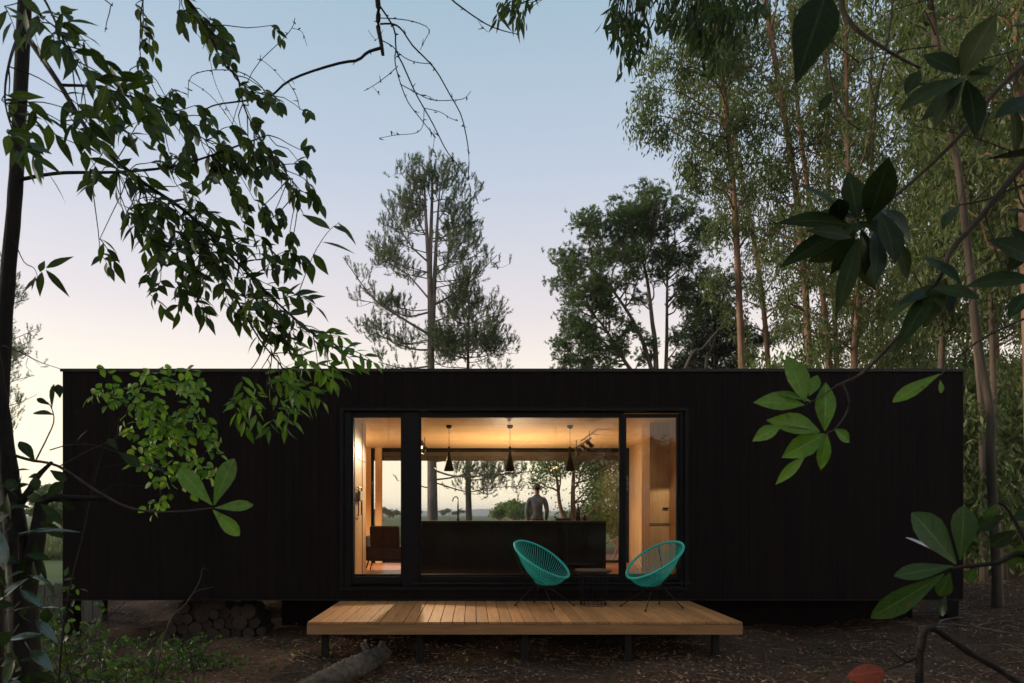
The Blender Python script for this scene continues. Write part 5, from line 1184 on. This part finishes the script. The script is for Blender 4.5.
for a in (((54, 415), (33, 411), 13), ((52, 408), (52, 384), 10), ((50, 405), (36, 398), 6), ((60, 398), (58, 384), 9), ((118, 452), (140, 465), 12), ((118, 450), (108, 438), 8), ((88, 430), (76, 440), 7), ((140, 462), (166, 470), 7), ((35, 462), (20, 440), 12), ((30, 470), (12, 470), 12), ((20, 500), (0, 480), 14), ((45, 500), (62, 482), 12), ((50, 470), (66, 480), 10), ((10, 545), (-8, 515), 14), ((60, 498), (74, 510), 9)): LF(dk_, *a[:2], Yg + rng.normal(0, .05), a[2], nr=(0, -.7, .5), jit=.35)
for k in range(64):
    px, py = rng.uniform(-12, 46), rng.uniform(470, 690); a_ = rng.uniform(0, 6.28); l_ = rng.uniform(16, 30)
    LF(dk_, (px, py), (px + l_ * math.cos(a_), py + l_ * .8 * math.sin(a_) + 6), 2.2 + rng.normal(0, .07), l_ * .42, PROF_ELL, nr=(0, -.6, .6), jit=.4, bend=.2)
for a in (((18, 534), (76, 521), 9), ((10, 612), (56, 598), 12), ((8, 640), (46, 629), 13), ((4, 570), (-2, 520), 14), ((20, 590), (44, 605), 12), ((30, 650), (55, 668), 14), ((15, 660), (-4, 690), 16), ((35, 620), (60, 640), 11), ((0, 600), (22, 575), 14), ((28, 575), (52, 580), 9), ((4, 680), (30, 700), 16)): LF(sh_, *a[:2], 2.1, a[2], PROF_LANCE, nr=(.1, -.35, .95), bend=.22, jit=.2)
for a in (((22, 600), (10, 612)), ((22, 620), (8, 640)), ((20, 570), (18, 534)), ((24, 640), (30, 650)), ((22, 585), (20, 590))): twigs(tw, [a[0] + (Yg,), a[1] + (2.1,)], Yg, .003, .0015, 6)
tw.build('branch', M['bark_twig'], gs, True); dk_.build('foliage', M['leaf_gloss'], gs, True); sh_.build('shining_leaves', M['leaf_shine'], gs, True)

# undergrowth at the lower left: separate small bushes
def bush(label, px, Y, h, wd, seed_n, mat='leaf_bush', n=40, Ln=.06, W_=.03, prof=PROF_ROUND, name='shrub'):
    global rng
    rng = np.random.default_rng(seed_n); b_ = g0(P(px, 515, Y)); o = thing(name, label, 'shrub', tuple(b_)); tw, lf = MB(), MB()
    for k in range(max(4, n // 6)):
        e = b_ + np.array([rng.normal(0, wd * .5), rng.normal(0, wd * .4), h * rng.uniform(.55, 1.0)]); q = limb(tw, b_ + rng.normal(0, .04, 3) * np.array([1, 1, 0]), e, .006, .002, .08, 12, 5, .07)
        for _ in range(6):
            p_ = q[int(rng.integers(4, 12))]; d = rng.normal(0, 1, 3) * np.array([1, 1, .5]) + np.array([0, 0, .25]); c = p_ + unit(d) * rng.uniform(.03, .16)
            tw.tube([p_, c], [.002, .0015], 4); spray(lf, tw, c, d, 5, Ln, W_, prof, .35, Ln * .4)
    tw.build('stem', M['bark_dark'], o, True); lf.build('foliage', M[mat], o, True); return o
bush('leafy green bush beside the thick forked stem, reaching up to the fence boards', 95, 5.2, 1.15, .8, 131, n=66)
bush('fern green bush with arching sprays in front of the raised corner', 78, 4.2, 1.25, .5, 132, 'leaf_fg', 44, .07, .026, PROF_LANCE)
bush('low bright bush in front of the firewood stack', 165, 6.9, .55, .75, 133, n=50, Ln=.05, W_=.03)
bush('dark bush at the foot of the forked stem', 28, 4.0, 1.15, .55, 134, 'leaf_fg', 72, .07, .034)
bush('low bush growing between the firewood and the bare soil', 200, 6.9, .38, .45, 135, n=30, Ln=.045)
bush('ragged bush on the bottom edge below the climbing shrub', 120, 4.9, .55, .6, 136, 'leaf_bush', 44, .055, .03)
bush('sparse weedy shrub in the corner under the glossy leaves', 10, 5.0, .9, .5, 137, 'leaf_fg', 40, .07, .03)
# low weeds scattered on the soil
n = 240; rng = np.random.default_rng(140); mb = MB()
wx_ = np.concatenate([rng.normal(-3.4, .7, 200), rng.uniform(-2, 9, 40)]); wy_ = np.concatenate([rng.normal(7.0, .55, 200), rng.uniform(6.2, 8.8, 40)])
base = np.stack([wx_, wy_, gz(wx_, wy_)], -1); rep = 5; base = np.repeat(base, rep, 0) + rng.normal(0, .012, (n * rep, 3)) * np.array([1, 1, 0])
leaves(mb, base, np.array([0, 0, .7]) + rv(n * rep, .6), rv(n * rep) + np.array([0, 0, 1]), rng.uniform(.03, .08, n * rep), rng.uniform(.012, .03, n * rep), PROF_ROUND[::2] + [(1, .02)])
tag(mb.build('weeds', M['leaf_bush'], None, True), kind='stuff')
# bare curved twig in front of the firewood
tg = g0(P(150, 515, 6.6)); o = thing('dead_twig', 'thin bare forked twig sticking up in front of the firewood stack', 'twig', tuple(tg)); mb = MB()
mb.tube(smooth([tg, P(168, 625, 6.6), P(185, 605, 6.6), P(195, 592, 6.6), P(213, 587, 6.6)], 16), np.linspace(.009, .004, 16), 6); mb.tube(smooth([P(192, 595, 6.6), P(200, 580, 6.6), P(203, 568, 6.6), P(210, 572, 6.6)], 10), np.linspace(.005, .002, 10), 6); mb.build('stem', M['bark_twig'], o, True)

# ------------------------------------------------------------------ foreground: broad-leaved tree at the right
rng = np.random.default_rng(151)
Yr = 2.0
b_ = g0(P(1190, 515, Yr)); rt = thing('broadleaf_tree', 'dark broad leaved tree close by whose branches cross the wood at the picture edge', 'tree', tuple(b_))
tk = smooth([b_, P(1185, 700, Yr), P(1170, 400, Yr), P(1160, 100, Yr), P(1150, -200, Yr)], 30); mb = MB(); mb.tube(tk, np.linspace(.07, .03, 30), 12, lump=.05); mb.build('trunk', M['bark_dark'], rt, True)
tw, lf, lg_, sh_ = MB(), MB(), MB(), MB()
twigs(tw, [(1160, 100), (1090, 110), (1045, 140), (1014, 175), (980, 218), (952, 249), (940, 277), (912, 320), (866, 370), (845, 382), (836, 386)], Yr, .012, .0035, 34)
twigs(tw, [(843, 384), (849, 400), (846, 414), (836, 428), (827, 433)], Yr, .003, .002, 12); twigs(tw, [(836, 386), (818, 398), (805, 405)], Yr, .002, .0014, 8)
twigs(tw, [(1155, -50), (1080, 20), (1024, 64), (985, 103), (953, 143), (906, 187), (880, 208), (850, 222)], 1.9, .010, .003, 30)
twigs(tw, [(1155, -160), (980, -120), (860, -40), (842, 0), (850, 22), (868, 38), (900, 58), (920, 68)], 1.9, .011, .003, 26)
twigs(tw, [(826, 0), (828, 50), (833, 90), (845, 118), (860, 130)], 1.85, .0035, .0018, 14); twigs(tw, [(893, 0), (888, 40), (878, 90), (874, 130), (868, 190), (862, 225)], 1.9, .0035, .0018, 18); twigs(tw, [(905, 50), (886, 62), (874, 110), (868, 160)], 1.95, .003, .0016, 14)
twigs(tw, [(1050, 180), (1020, 186), (985, 200), (958, 205)], 2.0, .004, .002, 12); twigs(tw, [(1014, 178), (1020, 200), (1030, 215)], 2, .003, .002, 8); twigs(tw, [(985, 215), (993, 240), (1000, 262), (1015, 255)], 2.0, .0025, .0015, 10)
twigs(tw, [(1045, 310), (1010, 325), (980, 340), (955, 360), (940, 376)], 2.0, .004, .002, 14); twigs(tw, [(868, 75), (880, 110), (905, 86), (940, 84)], 1.9, .002, .0015, 10)
twigs(tw, [(1005, 255), (1010, 290), (1000, 320), (988, 335)], 2.0, .002, .001, 10)
RL = [((826, -8), (801, 72), 1.55, 44, PROF_LANCE),
 ((850, 224), (812, 166), 1.9, 26, 0), ((858, 222), (850, 160), 1.9, 24, 0), ((868, 222), (893, 152), 1.9, 34, 0), ((852, 226), (791, 205), 1.9, 22, 0), ((850, 230), (786, 250), 1.9, 24, 0), ((855, 234), (810, 268), 1.9, 24, 0), ((858, 238), (842, 304), 1.9, 20, 0), ((862, 236), (860, 290), 1.9, 26, 0), ((880, 212), (905, 262), 1.9, 34, 0), ((888, 210), (926, 240), 1.9, 26, 0), ((896, 240), (914, 284), 1.9, 22, 0), ((872, 222), (898, 190), 1.9, 18, 0), ((840, 226), (838, 190), 1.9, 20, 0), ((875, 228), (885, 280), 1.95, 24, 0),
 ((938, 283), (872, 314), 2, 20, 0), ((938, 283), (905, 330), 2, 20, 0), ((940, 282), (972, 292), 2, 16, 0), ((938, 284), (935, 318), 2, 22, 0), ((942, 280), (955, 312), 2, 16, 0),
 ((962, 76), (990, 10), 1.8, 34, 0), ((960, 74), (922, 48), 1.8, 24, 0), ((960, 78), (893, 102), 1.8, 28, 0), ((962, 82), (925, 130), 1.8, 24, 0), ((966, 80), (985, 130), 1.8, 24, 0), ((968, 76), (1005, 66), 1.8, 22, 0),
 ((1040, 280), (968, 272), 1.7, 26, 0), ((1040, 265), (1000, 230), 1.7, 26, 0), ((1036, 290), (1008, 308), 1.7, 22, 0), ((1040, 100), (1006, 98), 1.8, 26, 0), ((1030, 215), (1004, 205), 1.8, 16, 0), ((1040, 30), (1010, 20), 1.7, 24, 0),
 ((960, 205), (938, 222), 2, 14, 0), ((862, 130), (850, 152), 1.9, 14, 0), ((920, 70), (905, 92), 1.9, 16, 0), ((832, 92), (818, 112), 1.9, 12, 0)]
for (b0_, t0_, Y, w_, pf) in RL:
    if pf == 0: t0_ = (b0_[0] + (t0_[0] - b0_[0]) * .9, b0_[1] + (t0_[1] - b0_[1]) * .9); w_ *= .9
    LF(lg_, b0_, t0_, Y, w_, PROF_ELL if pf == 0 else pf, nr=(rng.normal(0, .2), -.8, .45), dy=rng.normal(0, .09), bend=rng.uniform(.1, .35), jit=.28)
for (cx_, cy_, nn) in ((862, 226, 9), (962, 80, 6), (940, 284, 4), (1030, 250, 5), (1012, 110, 4)):
    for k in range(nn):
        a_ = rng.uniform(0, 6.28); l_ = rng.uniform(28, 50); c = (cx_ + rng.normal(0, 7), cy_ + rng.normal(0, 7))
        LF(lg_, c, (c[0] + l_ * math.cos(a_), c[1] + l_ * math.sin(a_)), 1.95 + rng.normal(0, .04), l_ * .42, PROF_ELL, nr=(rng.normal(0, .3), -.8, .45), dy=rng.normal(0, .06), bend=.2, jit=.3)
for k in range(16):
    a = (rng.uniform(830, 1030), rng.uniform(-10, 330)); th_ = rng.uniform(0, 6.28); l_ = rng.uniform(50, 120)
    twigs(tw, [a, (a[0] + l_ * .5 * math.cos(th_) + rng.normal(0, 6), a[1] + l_ * .5 * math.sin(th_)), (a[0] + l_ * math.cos(th_), a[1] + l_ * math.sin(th_) + 8)], 2.0, .0022, .0009, 10, 5)
LF(sh_, (1040, 152), (984, 157), 1.8, 16, PROF_LANCE, nr=(0, -.25, 1), bend=.05)
for (b0_, t0_, w_) in (((805, 402), (790, 353), 24), ((809, 396), (819, 373), 12), ((825, 431), (826, 381), 19), ((804, 405), (756, 399), 21), ((781, 426), (754, 438), 15), ((820, 432), (773, 415), 23), ((825, 434), (785, 456), 23), ((805, 456), (777, 482), 11), ((827, 434), (821, 470), 13), ((834, 429), (851, 442), 13), ((812, 402), (776, 388), 10)):
    LF(lf, b0_, t0_, Yr, w_, PROF_ELL, nr=(rng.normal(0, .15), -.85, .5), bend=rng.uniform(.1, .3), fold=.3, jit=.14)
twigs(tw, [(820, 432), (800, 428), (781, 426)], Yr, .0012, .001, 6); twigs(tw, [(825, 435), (812, 450), (805, 456)], Yr, .0012, .001, 6)
LF(lf, (940, 374), (894, 399), Yr, 15, nr=(0, -.8, .6)); LF(lf, (940, 380), (942, 393), Yr, 8)
tw.build('branch', M['bark_twig'], rt, True); lg_.build('foliage', M['leaf_gloss'], rt, True); lf.build('sprig_leaves', M['leaf_big'], rt, True); sh_.build('shining_leaf', M['leaf_shine'], rt, True)

# low shrub at the lower right with big rounded leaves
rng = np.random.default_rng(161)
Yq = 1.75; b_ = g0(P(1090, 515, Yq)); rs = thing('broadleaf_shrub', 'low shrub with large rounded leaves in front of the cabin corner', 'shrub', tuple(b_)); tw, lf, lg_, sh_ = MB(), MB(), MB(), MB()
tw.tube(smooth([b_, P(1085, 760, Yq), P(1060, 600, Yq), P(1024, 555, Yq), P(996, 563, Yq), P(953, 568, Yq)], 24), np.linspace(.014, .004, 24), 8, lump=.05)
twigs(tw, [(1060, 600), (1035, 560), (1022, 535), (1008, 510), (998, 502)], Yq, .006, .003, 12)
for a in (((956, 564), (917, 512), 36), ((960, 560), (967, 506), 27), ((953, 566), (897, 574), 18), ((944, 574), (875, 618), 24), ((950, 573), (940, 596), 18)): LF(lf, a[0], a[1], Yq, a[2], nr=(0, -.9, .35), jit=.12)
for a in (((950, 560), (909, 534), 13), ((946, 594), (940, 616), 13)): LF(sh_, a[0], a[1], Yq, a[2], nr=(-.2, -.2, 1))
for a in (((1000, 563), (1034, 548), 20), ((1005, 515), (975, 528), 16), ((1010, 520), (1038, 512), 18), ((1015, 530), (992, 546), 15), ((998, 503), (985, 520), 12), ((1024, 555), (1036, 590), 18), ((975, 566), (968, 582), 12)): LF(lf if rng.random() < .5 else lg_, a[0], a[1], Yq, a[2], jit=.3)
tw.build('stem', M['bark_dark'], rs, True); lf.build('foliage', M['leaf_mid'], rs, True); lg_.build('dark_leaves', M['leaf_gloss'], rs, True); sh_.build('shining_leaves', M['leaf_shine'], rs, True)
# bent dead branch with one rust red leaf
Yd = 2.4; b_ = P(918, 800, Yd); b_[2] = float(gz(b_[0], b_[1])); bb = thing('bent_branch', 'dark branch bent sharply over with one rust red leaf on its twig', 'branch', tuple(b_)); tw = MB()
tw.tube(smooth([b_, P(919, 683, Yd), P(921, 650, Yd), P(924, 632, Yd), P(931, 628, Yd), P(943, 634, Yd), P(967, 651, Yd), P(996, 668, Yd), P(1020, 684, Yd), P(1090, 730, Yd)], 36), np.linspace(.0135, .010, 36) * (1 + .12 * np.sin(np.arange(36) * 1.7)), 10, lump=.13)
tw.tube(smooth([P(920, 655, Yd), P(908, 662, Yd), P(895, 667, Yd), P(884, 671, Yd)], 10), np.linspace(.005, .002, 10), 6); tw.tube(smooth([P(906, 662, Yd), P(896, 655, Yd), P(888, 648, Yd)], 6), np.linspace(.004, .002, 6), 6)
tw.build('stem', M['bark_stack'], bb, True); lf = MB()
leaves(lf, P(886, 671, Yd), P(852, 672, Yd) - P(886, 671, Yd), np.array([.0, -.75, .65]), .125, 22 / F * Yd, PROF_ROUND, -.35, .3, .5, .2)
lf.build('dead_leaf', M['leaf_dead'], bb, True)

# ------------------------------------------------------------------ render settings
sc.render.engine = 'CYCLES'
sc.view_settings.view_transform = 'Standard'; sc.view_settings.look = 'None'; sc.view_settings.gamma = 1; sc.view_settings.exposure = 0.75
sc.cycles.use_denoising = True
try: sc.cycles.denoiser = 'OPENIMAGEDENOISE'
except Exception: pass
sc.cycles.max_bounces = 8; sc.cycles.diffuse_bounces = 4; sc.cycles.transparent_max_bounces = 24; sc.cycles.glossy_bounces = 4
sc.cycles.sample_clamp_indirect = 4.0; sc.cycles.caustics_reflective = False; sc.cycles.caustics_refractive = False
sc.cycles.use_light_tree = True
